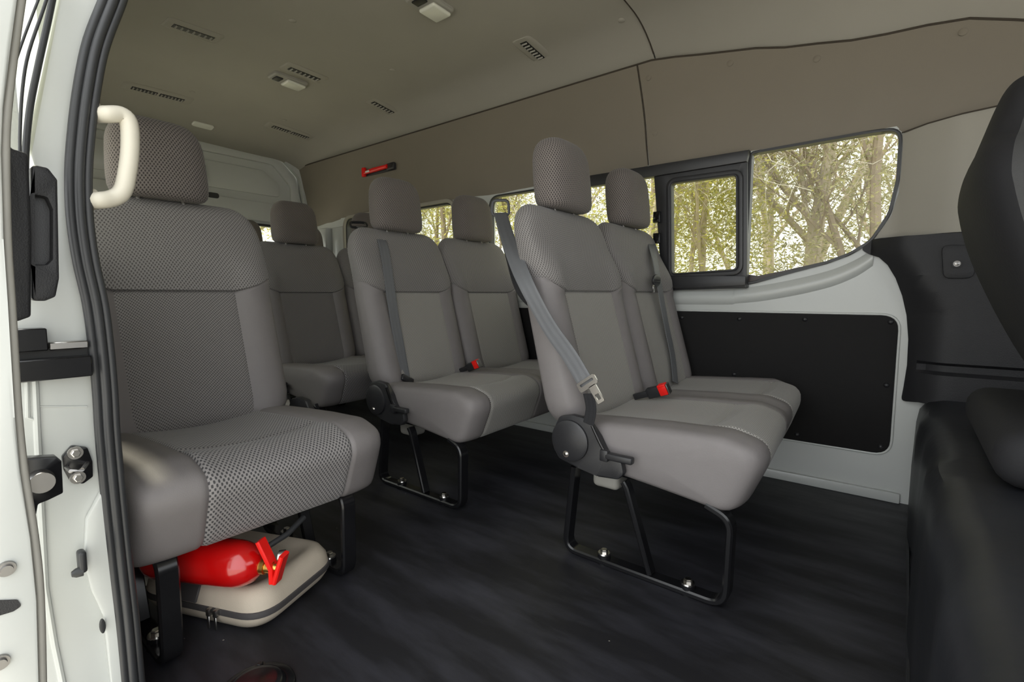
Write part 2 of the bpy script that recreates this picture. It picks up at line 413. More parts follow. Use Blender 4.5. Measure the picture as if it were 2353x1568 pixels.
# beige upper trim that follows the window heads
def seam_z(x):
    return ceil_z(x, FAR)
sm = [(-3.77, 1.70), (-0.9, 1.70)] + [(x, seam_z(x)) for x in (-0.8, -0.7, -0.6, -0.5, -0.4, -0.3, -0.2, -0.1, 0.0, 0.1, 0.2, 0.35, 0.6, 1.25)]
def inner_head(W, off):
    return None
bot = [(1.25, 0.9), (-0.092, 0.905), (-0.050, 0.985), (-0.037, 1.05), (-0.036, 1.12), (-0.036, 1.215), (-0.042, 1.250), (-0.065, 1.270), (-0.125, 1.269), (-0.5, 1.266), (-0.92, 1.260),
       (-1.775, 1.257), (-1.825, 1.240), (-1.842, 1.20), (-1.843, 0.76), (-2.095, 0.76), (-2.10, 1.21), (-2.113, 1.25), (-2.165, 1.278), (-3.15, 1.278), (-3.205, 1.262), (-3.23, 1.215), (-3.62, 1.215), (-3.70, 1.30), (-3.735, 1.45), (-3.77, 1.62)]
outl = sm + bot
def trim_y(x, z):
    y = 2.128 - 0.0
    if z > 1.45: y -= 0.05 * ((z - 1.45) / 0.26) ** 1.5
    if z < 1.36 and x < -0.02:
        y += 0.012 * (1.36 - max(z, 1.27)) / 0.09
    return y
def curved_plate(bm, poly, fy, th, step=0.09, zs=None):
    """flat outline sliced into a fine mesh so that it can follow a curved wall"""
    b2 = bmesh.new(); es = []
    vv = [b2.verts.new((p[0], 0, p[1])) for p in poly]
    for i in range(len(vv)): es.append(b2.edges.new((vv[i], vv[(i + 1) % len(vv)])))
    bmesh.ops.triangle_fill(b2, edges=es, use_beauty=True)
    x0 = min(p[0] for p in poly); x1 = max(p[0] for p in poly); z0 = min(p[1] for p in poly); z1 = max(p[1] for p in poly)
    x = x0 + step * 2
    while x < x1:
        bmesh.ops.bisect_plane(b2, geom=b2.verts[:] + b2.edges[:] + b2.faces[:], plane_co=(x, 0, 0), plane_no=(1, 0, 0)); x += step * 2
    for z in (zs or []):
        bmesh.ops.bisect_plane(b2, geom=b2.verts[:] + b2.edges[:] + b2.faces[:], plane_co=(0, 0, z), plane_no=(0, 0, 1))
    r = bmesh.ops.extrude_face_region(b2, geom=list(b2.faces))
    newv = {g for g in r['geom'] if isinstance(g, bmesh.types.BMVert)}
    for v in b2.verts: v.co.y = fy(v.co.x, v.co.z) + (th if v in newv else 0)
    me = D.meshes.new('tmp'); b2.to_mesh(me); b2.free(); bm.from_mesh(me); D.meshes.remove(me)
TZ = [1.29, 1.31, 1.33, 1.36, 1.40, 1.45, 1.49, 1.53, 1.57, 1.60, 1.63, 1.66, 1.68]
# rear section and front section of the trim meet at a seam
bm = bm_new()
i1 = bot.index((-0.92, 1.260))
rearpoly = [(-3.77, 1.705), (-0.968, 1.70), (-0.93, 1.30), (-0.93, 1.260)] + bot[i1 + 1:]
curved_plate(bm, rearpoly, trim_y, 0.006, zs=TZ)
mesh('wall_trim_panel', bm, M['trim'], wf, smooth=True)
bm = bm_new()
frontpoly = [(-0.960, 1.70), (-0.9, 1.70)] + sm[2:] + [(1.25, 1.30), (0.6, 1.29), (0.2, 1.275), (0.1, 1.268), (0.02, 1.262), (-0.045, 1.25), (-0.065, 1.270), (-0.125, 1.269), (-0.5, 1.266), (-0.922, 1.260), (-0.922, 1.30)]
curved_plate(bm, frontpoly, trim_y, 0.006, zs=TZ)
mesh('wall_trim_panel', bm, M['trim'], wf, smooth=True)
bm = bm_new()      # pale pillar cover between front window and cab
curved_plate(bm, [(1.25, 1.296), (0.6, 1.286), (0.2, 1.271), (0.1, 1.264), (0.02, 1.258), (-0.043, 1.246), (-0.040, 1.215), (-0.040, 1.12), (-0.042, 1.06), (-0.058, 0.985), (-0.080, 0.945), (-0.104, 0.912), (1.25, 0.912)],
             lambda x, z: 2.133 - 0.055 * max(0, min(1, (x + 0.05) / 0.14)) ** 0.8, 0.005, step=0.012)
mesh('pillar_cover', bm, M['pillar'], wf)
bm = bm_new()      # lower dark pillar cover with a raised curved edge
pl = [(1.25, 0.908), (-0.104, 0.908), (-0.136, 0.876)] + [(q.x, q.z) for q in [hit(a, b, 1, 2.12) for a, b in ((1996, 584), (2020, 592), (2040, 610), (2058, 640), (2073, 680), (2083, 725), (2087, 780), (2084, 840), (2076, 890), (2070, 922))]] + [(0.048, 0.368), (1.25, 0.368)]
def ply(x, z):
    # distance from the curved left edge
    ex = -0.105 if z > 0.86 else (-0.105 + (0.868 - z) * 0.55 if z > 0.66 else 0.006)
    d = max(0, x - ex)
    return 2.125 - 0.07 * min(1, d / 0.09) ** 0.7 + (0.02 if 0.47 < z < 0.50 and d > 0.05 else 0)
curved_plate(bm, round_poly(pl, 0.01, 3), ply, 0.01, step=0.012, zs=[0.40, 0.45, 0.465, 0.475, 0.485, 0.495, 0.505, 0.53, 0.6, 0.65, 0.7, 0.74, 0.78, 0.8, 0.83, 0.86, 0.88])
lp = mesh('lower_pillar_cover', bm, M['blacksoft'], wf)
bm = bm_new()
sq = round_poly([XZ(2163, 562, 2.04), XZ(2236, 563, 2.04), XZ(2240, 640, 2.04), XZ(2168, 640, 2.04)], 0.02, 6)
add_plate(bm, sq, 'y', 2.046, 2.06, bev=0.003)
cp = XZ(2199, 606, 2.04)
add_ring(bm, [(cp[0] + 0.013 * math.cos(a / 20 * 6.283), cp[1] + 0.013 * math.sin(a / 20 * 6.283)) for a in range(20)], 'y', 0.004, 2.040, 2.047)
ap = mesh('anchor_cover', bm, M['blacksoft'], lp)
bm = bm_new(); bolt(bm, (cp[0], 2.046, cp[1]), (0, -1, 0), 0.007, 0.005)
mesh('anchor_bolt', bm, M['steel'], lp)
# seam strips on the trim
bm = bm_new()
add_tube(bm, [(-0.964 + 0.036 * (1.70 - z) / 0.4, trim_y(-1, z) + 0.002, z) for z in linsp(1.70, 1.285, 24)], 0.003, 6)
add_tube(bm, [(x, trim_y(x, z) + 0.001, z) for x, z in sm], 0.004, 6)
add_tube(bm, [(x, 2.128 - 0.055 * max(0, min(1, (x + 0.05) / 0.14)) ** 0.8 + 0.001, z) for x, z in [(-0.045, 1.250), (0.02, 1.260), (0.1, 1.266), (0.2, 1.273), (0.6, 1.288)]], 0.0022, 6)
mesh('panel_seam', bm, M['seamline'], wf)
# clips pressed in the trim
clips = [(1492, 180), (1500, 303), (1678, 145), (1876, 132), (2214, 68)]
for px, py in clips:
    p = hit(px, py, 1, 2.105); b = bm_new(); y = trim_y(p.x, p.z)
    add_tube2(b, [(p.x, y + 0.001, p.z), (p.x, y - 0.0015, p.z), (p.x, y - 0.003, p.z)], [0.012, 0.012, 0.009], 20)
    mesh('trim_clip', b, M['trim'], wf)
# rubber surrounds and glass
for i, (W, yy) in enumerate(((W1, 0), (W2, 0), (W3, 0))):
    bm = bm_new(); add_ring(bm, W, 'y', 0.010, FAR - 0.008, FAR + 0.03, True, 0.002)
    wr = tag(mesh('window_%d' % (i + 1), bm, M['rubber']), kind='structure')
    bm = bm_new(); add_plate(bm, inset_poly(W, 0.004), 'y', FAR + 0.018, FAR + 0.022)
    mesh('window_pane', bm, M['glass'], wr, smooth=False)
# bright painted flange round the rear side window
bm = bm_new()
add_ring(bm, W3, 'y', 0.022, 2.112, FAR + 0.004, False, 0.004)
mesh('window_flange', bm, M['pillar'], wf)
# dark baked-on border along the lower edge of the front pane
bm = bm_new(); add_plate(bm, [(-0.506, 0.764), (-0.465, 0.771), (-0.374, 0.796), (-0.235, 0.834), (-0.165, 0.862), (-0.165, 0.864), (-0.235, 0.842), (-0.374, 0.811), (-0.465, 0.793), (-0.506, 0.800)], 'y', FAR + 0.012, FAR + 0.016)
mesh('pane_border', bm, plain('dark_brown_border', (0.05, 0.035, 0.03), 0.4), D.objects['window_1'])
# frames of the sliding window section
bm = bm_new()
pane = round_poly([XZ(1541, 420, 2.10), XZ(1696, 400, 2.10), XZ(1696, 622, 2.10), XZ(1543, 632, 2.10)], 0.022, 8)
blk = [XZ(1500, 384, 2.10), XZ(1717, 352, 2.10), XZ(1715, 662, 2.10), XZ(1520, 668, 2.10)]
add_plate(bm, round_poly(blk, 0.006, 3), 'y', 2.104, FAR + 0.006, [pane], 0.003)
sf = mesh('sliding_window_frame', bm, M['blackplas'], D.objects['window_2'])
bm = bm_new(); add_ring(bm, pane, 'y', 0.018, 2.092, 2.104, False, 0.003); add_ring(bm, inset_poly(pane, -0.001), 'y', 0.007, 2.088, 2.12, True, 0.002)
mesh('inner_frame', bm, M['blackplas'], sf)
bm = bm_new(); add_plate(bm, inset_poly(pane, 0.001), 'y', 2.112, 2.116); mesh('pane', bm, M['glass'], sf, smooth=False)
bm = bm_new()
add_plate(bm, [XZ(1357, 404, 2.10), XZ(1722, 345, 2.10), XZ(1717, 372, 2.10), XZ(1357, 430, 2.10)], 'y', 2.090, 2.128, bev=0.004)
add_plate(bm, [XZ(1519, 634, 2.09), XZ(1714, 634, 2.09), XZ(1713, 656, 2.09), XZ(1519, 664, 2.09)], 'y', 2.085, 2.128, bev=0.004)
mesh('window_rail', bm, M['blackplas'], sf)
for (x0, y0, x1, y1) in ((1504, 488, 1519, 512), (1504, 537, 1519, 560)):
    a = hit(x0, y0, 1, 2.095); b = hit(x1, y1, 1, 2.095); bm = bm_new()
    add_box(bm, (a.x, 2.078, b.z), (b.x, 2.10, a.z), 0.003)
    add_box(bm, (a.x + 0.003, 2.070, b.z + 0.004), (b.x - 0.003, 2.080, b.z + 0.014), 0.002)
    mesh('window_catch', bm, M['blackpaint'], sf)
# dark board screwed to the lower body side
bp = round_poly([(-2.55, 0.165), (-0.018, 0.165), (-0.018, 0.648), (-2.55, 0.648)], 0.05, 6)
bm = bm_new(); add_plate(bm, bp, 'y', FAR - 0.006, FAR + 0.004, bev=0.001)
hb = mesh('lower_board', bm, M['hard'], wf)
for px, py in ((1568, 730), (1700, 733), (1850, 734), (2047, 740), (2037, 885), (2024, 1026), (1832, 998), (1688, 860)):
    p = hit(px, py, 1, FAR); b = bm_new()
    add_tube2(b, [(p.x, FAR - 0.004, p.z), (p.x, FAR - 0.008, p.z), (p.x, FAR - 0.012, p.z), (p.x, FAR - 0.0135, p.z)], [0.009, 0.0085, 0.006, 0.002], 14)
    mesh('board_screw', b, M['blackplas'], hb)
bm = bm_new(); add_ring(bm, bp, 'y', 0.008, FAR - 0.004, FAR + 0.004, False, 0.003)
mesh('pressed_rim', bm, M['white'], wf)
# pressed swages under the windows
bm = bm_new()
sw = [(-2.6, 0.70), (-0.79, 0.697), (-0.526, 0.705), (-0.371, 0.728), (-0.232, 0.763), (-0.15, 0.80), (-0.10, 0.838)]
def cr(pts, n=8):
    P = []; pts = [Vector(p) for p in pts]
    for i in range(len(pts) - 1):
        p0 = pts[max(i - 1, 0)]; p1 = pts[i]; p2 = pts[i + 1]; p3 = pts[min(i + 2, len(pts) - 1)]
        for k in range(n):
            t = k / n; P.append(0.5 * ((2 * p1) + (-p0 + p2) * t + (2 * p0 - 5 * p1 + 4 * p2 - p3) * t * t + (-p0 + 3 * p1 - 3 * p2 + p3) * t ** 3))
    P.append(pts[-1]); return P
rings = []
for p in cr([(a, b, 0) for a, b in sw]):
    x, z = p.x, p.y; rings.append([(x, FAR + 0.004 - d, z + o) for o, d in ((-0.020, 0), (-0.014, 0.006), (-0.004, 0.011), (0.006, 0.013), (0.014, 0.0125), (0.022, 0.010), (0.034, 0.0045), (0.042, 0))])
add_loft(bm, rings, False, False)
mesh('body_swage', bm, M['white'], wf)
bm = bm_new(); add_box(bm, (-3.7, FAR - 0.012, 0.0), (0.02, FAR + 0.004, 0.035), 0.004)
tag(mesh('baseboard_far', bm, M['white']), kind='structure')
# hammer holder
# ------------------------------------------------------------------ rear end of the van
bm = bm_new()
win = round_poly([(0.38, 0.72), (2.0, 0.72), (2.03, 1.245), (0.35, 1.245)], 0.06, 6)
hd = round_poly([(0.20, 0.0), (2.18, 0.0), (2.18, 1.25), (2.125, 1.62), (1.96, 1.765), (0.42, 1.765), (0.255, 1.62), (0.20, 1.25)], [0, 0, 0.1, 0.1, 0.1, 0.1, 0.1, 0.1], 6)
add_plate(bm, hd, 'x', REAR - 0.10, REAR - 0.06, [win])
dr = tag(mesh('door_1', bm, M['white'], smooth=False), kind='structure')
bm = bm_new()      # raised inner frame of the tailgate with a sunk upper panel
rec = round_poly([(0.36, 1.40), (2.03, 1.40), (2.03, 1.55), (1.90, 1.69), (0.49, 1.69), (0.36, 1.55)], 0.04, 6)
fr = round_poly([(0.22, 1.262), (2.10, 1.262), (2.11, 1.42), (2.065, 1.63), (1.94, 1.745), (0.44, 1.745), (0.30, 1.63), (0.22, 1.42)], 0.06, 6)
add_plate(bm, fr, 'x', REAR - 0.06, REAR - 0.03, [rec], 0.006)
mesh('tailgate_frame', bm, M['white'], dr)
bm = bm_new(); add_plate(bm, [(1.19 + (a - 1.19) * 0.9, 1.55 + (b - 1.55) * 0.62) for a, b in rec], 'x', REAR - 0.06, REAR - 0.045, bev=0.006)
mesh('tailgate_panel', bm, M['white'], dr)
bm = bm_new()
oc = hit(490, 449, 0, REAR - 0.03)
add_plate(bm, round_poly([(oc.y - 0.036, oc.z - 0.018), (oc.y + 0.036, oc.z - 0.018), (oc.y + 0.036, oc.z + 0.018), (oc.y - 0.036, oc.z + 0.018)], 0.018, 6), 'x', REAR - 0.031, REAR - 0.026)
mesh('rubber_plug', bm, M['blackplas'], dr)
bm = bm_new(); add_ring(bm, win, 'x', 0.018, REAR - 0.10, REAR - 0.05, True, 0.003); mesh('window_seal', bm, M['rubber'], dr)
bm = bm_new(); add_plate(bm, inset_poly(win, 0.01), 'x', REAR - 0.09, REAR - 0.086); mesh('window_pane', bm, M['glass'], dr, smooth=False)
# body ring round the tailgate opening
bm = bm_new()
op = inset_poly(round_poly([(0.16, -0.04), (2.16, -0.04), (2.16, 1.25), (2.105, 1.63), (1.945, 1.775), (0.435, 1.775), (0.275, 1.63), (0.16, 1.25)], 0.08, 5), 0.015)
add_plate(bm, [(0.10, -0.06), (2.2, -0.06), (2.2, 1.92), (0.10, 1.92)], 'x', REAR - 0.05, REAR - 0.005, [op])
tag(mesh('wall_rear', bm, M['white'], smooth=False), kind='structure')
bm = bm_new()      # white ribbed post between wall and tailgate
for (x0, x1, d) in ((-3.74, -3.62, 0.05), (-3.60, -3.52, 0.03), (-3.50, -3.40, 0.055), (-3.38, -3.24, 0.022)):
    add_box(bm, (x0, FAR - d, 0.0), (x1, FAR + 0.01, 1.214), 0.012, 3)
mesh('rear_post', bm, M['white'], wf)
# ------------------------------------------------------------------ near wall behind the door opening
NY = 0.235
bm = bm_new()
nwin = [round_poly([(-2.35, 0.76), (-1.25, 0.76), (-1.25, 1.26), (-2.35, 1.26)], 0.07, 6), round_poly([(-3.6, 0.76), (-2.5, 0.76), (-2.5, 1.26), (-3.6, 1.26)], 0.07, 6)]
add_plate(bm, [(-3.85, -0.06), (-1.04, -0.06), (-1.04, 1.9), (-3.85, 1.9)], 'y', NY - 0.06, NY - 0.02, nwin)
wn = tag(mesh('wall_near', bm, M['white'], smooth=False), kind='structure')
for i, W in enumerate(nwin):
    bm = bm_new(); add_ring(bm, W, 'y', 0.012, NY - 0.06, NY - 0.012)
    wr = tag(mesh('window_%d' % (i + 4), bm, M['rubber']), kind='structure')
    bm = bm_new(); add_plate(bm, inset_poly(W, 0.004), 'y', NY - 0.045, NY - 0.041); mesh('window_pane', bm, M['glass'], wr, smooth=False)
bm = bm_new(); add_box(bm, (0.35, 0.16, -0.06), (2.2, 0.2, 0.85)); add_box(bm, (-1.04, 0.16, 1.80), (2.2, 0.22, 1.9))
mesh('near_front_body', bm, M['white'], wn, smooth=False)
bm = bm_new(); add_box(bm, (2.2, 0.16, -0.06), (2.25, 2.2, 0.85)); tag(mesh('wall_front', bm, M['blacksoft'], smooth=False), kind='structure')
bm = bm_new(); add_box(bm, (-1.06, 0.12, -0.06), (0.35, 0.235, -0.004), 0.004); mesh('door_sill', bm, M['blacksoft'], wn)
# door jamb face, facing forward at the rear of the opening
JX = -1.0
def JP(px, py, x=JX): p = hit(px, py, 0, x); return (p.y, p.z)
bm = bm_new()
jb = [JP(-60, 1660), JP(-60, -60), JP(300, -60), JP(235, 150), JP(205, 300), JP(190, 450), JP(200, 560), JP(225, 660), JP(240, 800), JP(245, 950), JP(265, 1150), JP(290, 1350), JP(320, 1660)]
# glimpse of the outside past the jamb through the slid-back door glass
gap = [JP(40, 120), JP(122, -75), JP(30, -75), JP(10, 20)]
add_plate(bm, [JP(20, 1660), JP(20, 1300), JP(20, 700), JP(90, 420), JP(62, 330), JP(105, 130), JP(150, -60), JP(300, -60), JP(235, 150), JP(205, 300), JP(190, 450), JP(200, 560), JP(225, 660), JP(240, 800), JP(245, 950), JP(265, 1150), JP(290, 1350), JP(320, 1660)], 'x', JX - 0.05, JX, bev=0.004)
jm = mesh('door_jamb', bm, M['white'], wn)
bm = bm_new()      # pressed ridges of the jamb
add_tube(bm, [(JX, *JP(*q)) for q in ((80, 870), (86, 1000), (95, 1180), (104, 1350), (125, 1480), (150, 1600))], 0.0045, 8)
add_tube(bm, [(JX, *JP(*q)) for q in ((62, 870), (64, 960), (80, 965))], 0.003, 8)
add_tube(bm, [(JX, *JP(*q)) for q in ((88, 935), (200, 935))], 0.0018, 8)
mesh('pressed_ridge', bm, M['white'], jm)
bm = bm_new()
add_plate(bm, [JP(200, 1195, -0.985), JP(240, 1120, -0.985), JP(262, 1170, -0.985), JP(285, 1350, -0.985), JP(310, 1620, -0.985), JP(262, 1620, -0.985), JP(240, 1420, -0.985), JP(212, 1360, -0.985), JP(195, 1290, -0.985)], 'x', JX, -0.985, bev=0.003)
mesh('jamb_flange', bm, M['white'], jm)
# ribbed rubber weatherstrip along the opening edge
SP = [(275, -50), (260, 0), (222, 100), (201, 200), (188, 300), (181, 400), (184, 500), (198, 600), (220, 700), (233, 800), (242, 900), (248, 1000), (262, 1150), (278, 1300), (293, 1430), (306, 1568), (316, 1660)]
path = [Vector((JX + 0.012, *JP(px, py, JX + 0.012))) for px, py in SP]
path = cr(path, 5)
ws = root('door_weatherstrip', (JX, 0.21, 0.0), 'black ribbed rubber weatherstrip curving down the edge of the door opening', 'door seal')
def strip(bm, off, rad, fwd):
    add_tube(bm, [p + Vector((fwd, off, 0)) for p in path], rad, 12)
bm = bm_new(); strip(bm, -0.0105, 0.0062, 0.0); mesh('sealing_lip', bm, M['rubber'], ws)
bm = bm_new(); strip(bm, 0.0, 0.0068, 0.003); mesh('sealing_lip', bm, M['rubber'], ws)
bm = bm_new(); strip(bm, 0.0105, 0.0062, 0.0); strip(bm, 0.003, 0.011, -0.012); mesh('sealing_lip', bm, M['rubber'], ws)

# ================================================================== SEATS
SW = 0.48
def sect(xf, xr, hw, yc, z, n=3.6, cols=None, conc=0.0):
    """rounded-rectangle outline at height z, opened at the back; cols = list of signed angles"""
    pts = []
    xm = (xf + xr) / 2; hd_ = (xf - xr) / 2
    for a in cols:
        c, s = math.cos(a), math.sin(a)       # a=0 -> front centre; +-pi -> back centre
        fx = abs(c) ** (2 / n) * (1 if c >= 0 else -1); fy = abs(s) ** (2 / n) * (1 if s >= 0 else -1)
        x = xm + hd_ * fx; y = hw * fy
        if conc and c > 0: x += conc * (math.exp(-((abs(y) - hw * 0.80) / (hw * 0.2)) ** 2) - 0.3 * math.exp(-(y / (hw * 0.5)) ** 2))
        pts.append(Vector((x, yc + y, z)))
    return pts
def a_of(yrel, n=3.6): return math.asin(min(1, yrel ** (n / 2)))
def build_soft(cols_rows, split, parent, names):
    """cols_rows: rows of points; split(i,j)->key ; one mesh per key with metre UVs"""
    R_ = cols_rows; nr = len(R_); nc = len(R_[0])
    U = []; 
    mid = nc // 2
    for r in R_:
        u = [0.0] * nc
        for j in range(mid + 1, nc): u[j] = u[j - 1] + (r[j] - r[j - 1]).length
        for j in range(mid - 1, -1, -1): u[j] = u[j + 1] - (r[j + 1] - r[j]).length
        U.append(u)
    Vv = [[0.0] * nc for _ in range(nr)]
    for j in range(nc):
        for i in range(1, nr): Vv[i][j] = Vv[i - 1][j] + (R_[i][j] - R_[i - 1][j]).length
    # keep v straight: use centre column lengths
    Vc = [Vv[i][mid] for i in range(nr)]
    sets = {}
    for i in range(nr - 1):
        for j in range(nc - 1): sets.setdefault(split(i, j), []).append((i, j))
    objs = {}
    for key, cells in sets.items():
        bm = bm_new(); uvl = bm.loops.layers.uv.new('UVMap'); vd = {}
        def gv(i, j):
            if (i, j) not in vd: vd[(i, j)] = bm.verts.new(R_[i][j])
            return vd[(i, j)]
        for i, j in cells:
            q = [(i, j), (i, j + 1), (i + 1, j + 1), (i + 1, j)]
            if (R_[i][j] - R_[i][j + 1]).length < 1e-6 and (R_[i + 1][j] - R_[i + 1][j + 1]).length < 1e-6: continue
            f = bm.faces.new([gv(*k) for k in q])
            for lp, (a, b) in zip(f.loops, q): lp[uvl].uv = (U[a][b], 0.3 * Vv[a][b] + 0.7 * Vc[a])
        bmesh.ops.remove_doubles(bm, verts=bm.verts, dist=1e-5)
        nm, mt, par = names[key]
        par = objs.get(par, parent) if isinstance(par, str) else parent
        objs[key] = mesh(nm, bm, mt, par)
    return objs
def xf_back(z):    # front surface of the backrest
    return -0.695 - (z - 0.40) * 0.285
def xr_back(z):
    return -0.815 - (z - 0.40) * 0.225
def make_backrest(X, yc, hw, parent, fhw=0.146):
    n = 4.2
    aC = a_of(fhw / hw, n)
    half = [0, .25, .5, .75, 1.0]
    pos = [aC * t for t in (0.0, .3, .55, .8, .93)] + [aC] + [aC + (math.pi / 2 - aC) * t for t in (.06, .15, .3, .45, .6, .75, .88, 1.0)] + \
          [math.pi / 2 + (math.pi / 2) * t for t in (.12, .25, .4, .55, .7, .85, 1.0)]
    cols = [-a for a in reversed(pos)] + pos[1:]
    kC = 5; mid = len(pos) - 1
    zc = 0.728; top = 0.992
    lows = [0.355, 0.36, 0.37, 0.39, 0.42] + linsp(0.46, zc - 0.012, 12) + [zc - 0.005, zc]
    nlow = len(lows)
    ups = [0.02, 0.06] + linsp(0.12, 0.6, 8) + [0.68, .75, .81, .86, .90, .94, .97, .99, 1.0]
    rows = []
    def row(zfun, w):
        pts = []
        for a in cols:
            pass
        return pts
    def params(z):
        h = hw
        if z > top - 0.115:       # rounded shoulders
            t = min(1.0, (z - (top - 0.115)) / 0.115); h = hw - 0.09 * (1 - math.sqrt(max(0, 1 - t * t)))
        if z < 0.42: h = hw - 0.028 * ((0.42 - z) / 0.065) ** 2
        d = 0.0
        if z > top - 0.045: t = (z - top + 0.045) / 0.045; d = 0.048 * (1 - math.sqrt(max(0, 1 - t * t)))
        if z < 0.40: t = (0.40 - z) / 0.045; d = 0.03 * (1 - math.sqrt(max(0, 1 - t * t)))
        return h, d
    def pt(a, z, seam=0.0):
        h, d = params(z)
        xf = X + xf_back(z) - d; xr = X + xr_back(z) + d * 0.8
        if z > zc: xf += 0.014 * math.exp(-((z - zc - 0.07) / 0.07) ** 2)
        p = sect(xf, xr, h, yc, z, n, [a], 0.020 * (1 - min(1, max(0, (z - 0.78) / 0.1))))[0]
        # stitched grooves
        yr = abs(p.y - yc)
        if math.cos(a) > 0.0:
            g = 0.0
            if z < zc + 0.001 and fhw - 0.02 < yr < fhw + 0.02: g = 0.004 * math.exp(-((yr - fhw) / 0.006) ** 2)
            p.x -= g + seam
        return p
    def zlift(a):                # outer ends of the yoke seam sit higher
        s = abs(a)
        if s <= aC: return 0.0
        t = min(1, (s - aC) / ((math.pi / 2 - aC) * 0.62))
        return 0.040 * t
    for k, z in enumerate(lows):
        f = (z - lows[0]) / (zc - lows[0])
        seam = 0.005 if k == nlow - 1 else 0
        rows.append([pt(a, z + zlift(a) * f ** 1.5, seam) for a in cols])
    for t in ups:
        rows.append([pt(a, (zc + zlift(a)) * (1 - t) + top * t) for a in cols])
    last = rows[-1]; cpt = sum(last, Vector()) / len(last)
    rows.append([cpt.copy() for _ in cols])
    first = rows[0]; c0 = sum(first, Vector()) / len(first)
    rows.insert(0, [c0.copy() for _ in cols])
    nlow += 1
    def split(i, j):
        front = abs(j + 0.5 - mid) < kC
        if i >= nlow - 1: return 'up' if abs(j + 0.5 - mid) < len(pos) - 5 else 'back'
        if front: return 'ctr'
        if abs(j + 0.5 - mid) < len(pos) - 5: return 'side'
        return 'back'
    return build_soft(rows, split, parent, {'up': ('backrest', M['yoke'], 0), 'side': ('backrest_bolster', M['vinyl'], 0), 'ctr': ('backrest_panel', M['fine'] if parent.get('fine') else M['panel'], 0), 'back': ('backrest_shell', M['vinyl'], 0)})
def make_headrest(X, yc, parent):
    cols = linsp(-math.pi, math.pi, 45); rows = []
    z0, z1 = 0.988, 1.206
    for t in [0, .02, .06, .12, .2] + linsp(.28, .7, 7) + [.78, .85, .9, .94, .97, .99, 1.0]:
        z = z0 + (z1 - z0) * t
        hw = 0.120 - 0.016 * abs(t - 0.25) ** 1.3; hd_ = 0.058 + 0.004 * math.sin(t * 3)
        if t < 0.12: q = 1 - t / 0.12; s = 1 - math.sqrt(max(0, 1 - q * q)); hw -= 0.022 * s; hd_ -= 0.02 * s
        if t > 0.62: q = (t - 0.62) / 0.38; s = 1 - math.sqrt(max(0, 1 - q ** 2.4)); hw -= 0.052 * s; 
        if t > 0.72: q = (t - 0.72) / 0.28; s = 1 - math.sqrt(max(0, 1 - q * q)); hd_ -= 0.036 * s
        xc = X - 0.892 - 0.10 * (z - 1.09)
        rows.append(sect(xc + hd_, xc - hd_, hw, yc, z, 3.0, cols, 0.0))
    rows.append([sum(rows[-1], Vector()) / len(cols)] * len(cols))
    rows.insert(0, [sum(rows[0], Vector()) / len(cols)] * len(cols))
    rows = [[p.copy() for p in r] for r in rows]
    o = build_soft(rows, lambda i, j: 'h', parent, {'h': ('headrest', M['head'], 0)})['h']
    for s in (-0.055, 0.055):
        bm = bm_new(); add_tube2(bm, [(X - 0.878, yc + s, 0.93), (X - 0.885, yc + s, 1.0)], [0.006, 0.006], 12)
        mesh('headrest_post', bm, M['chrome'], o)
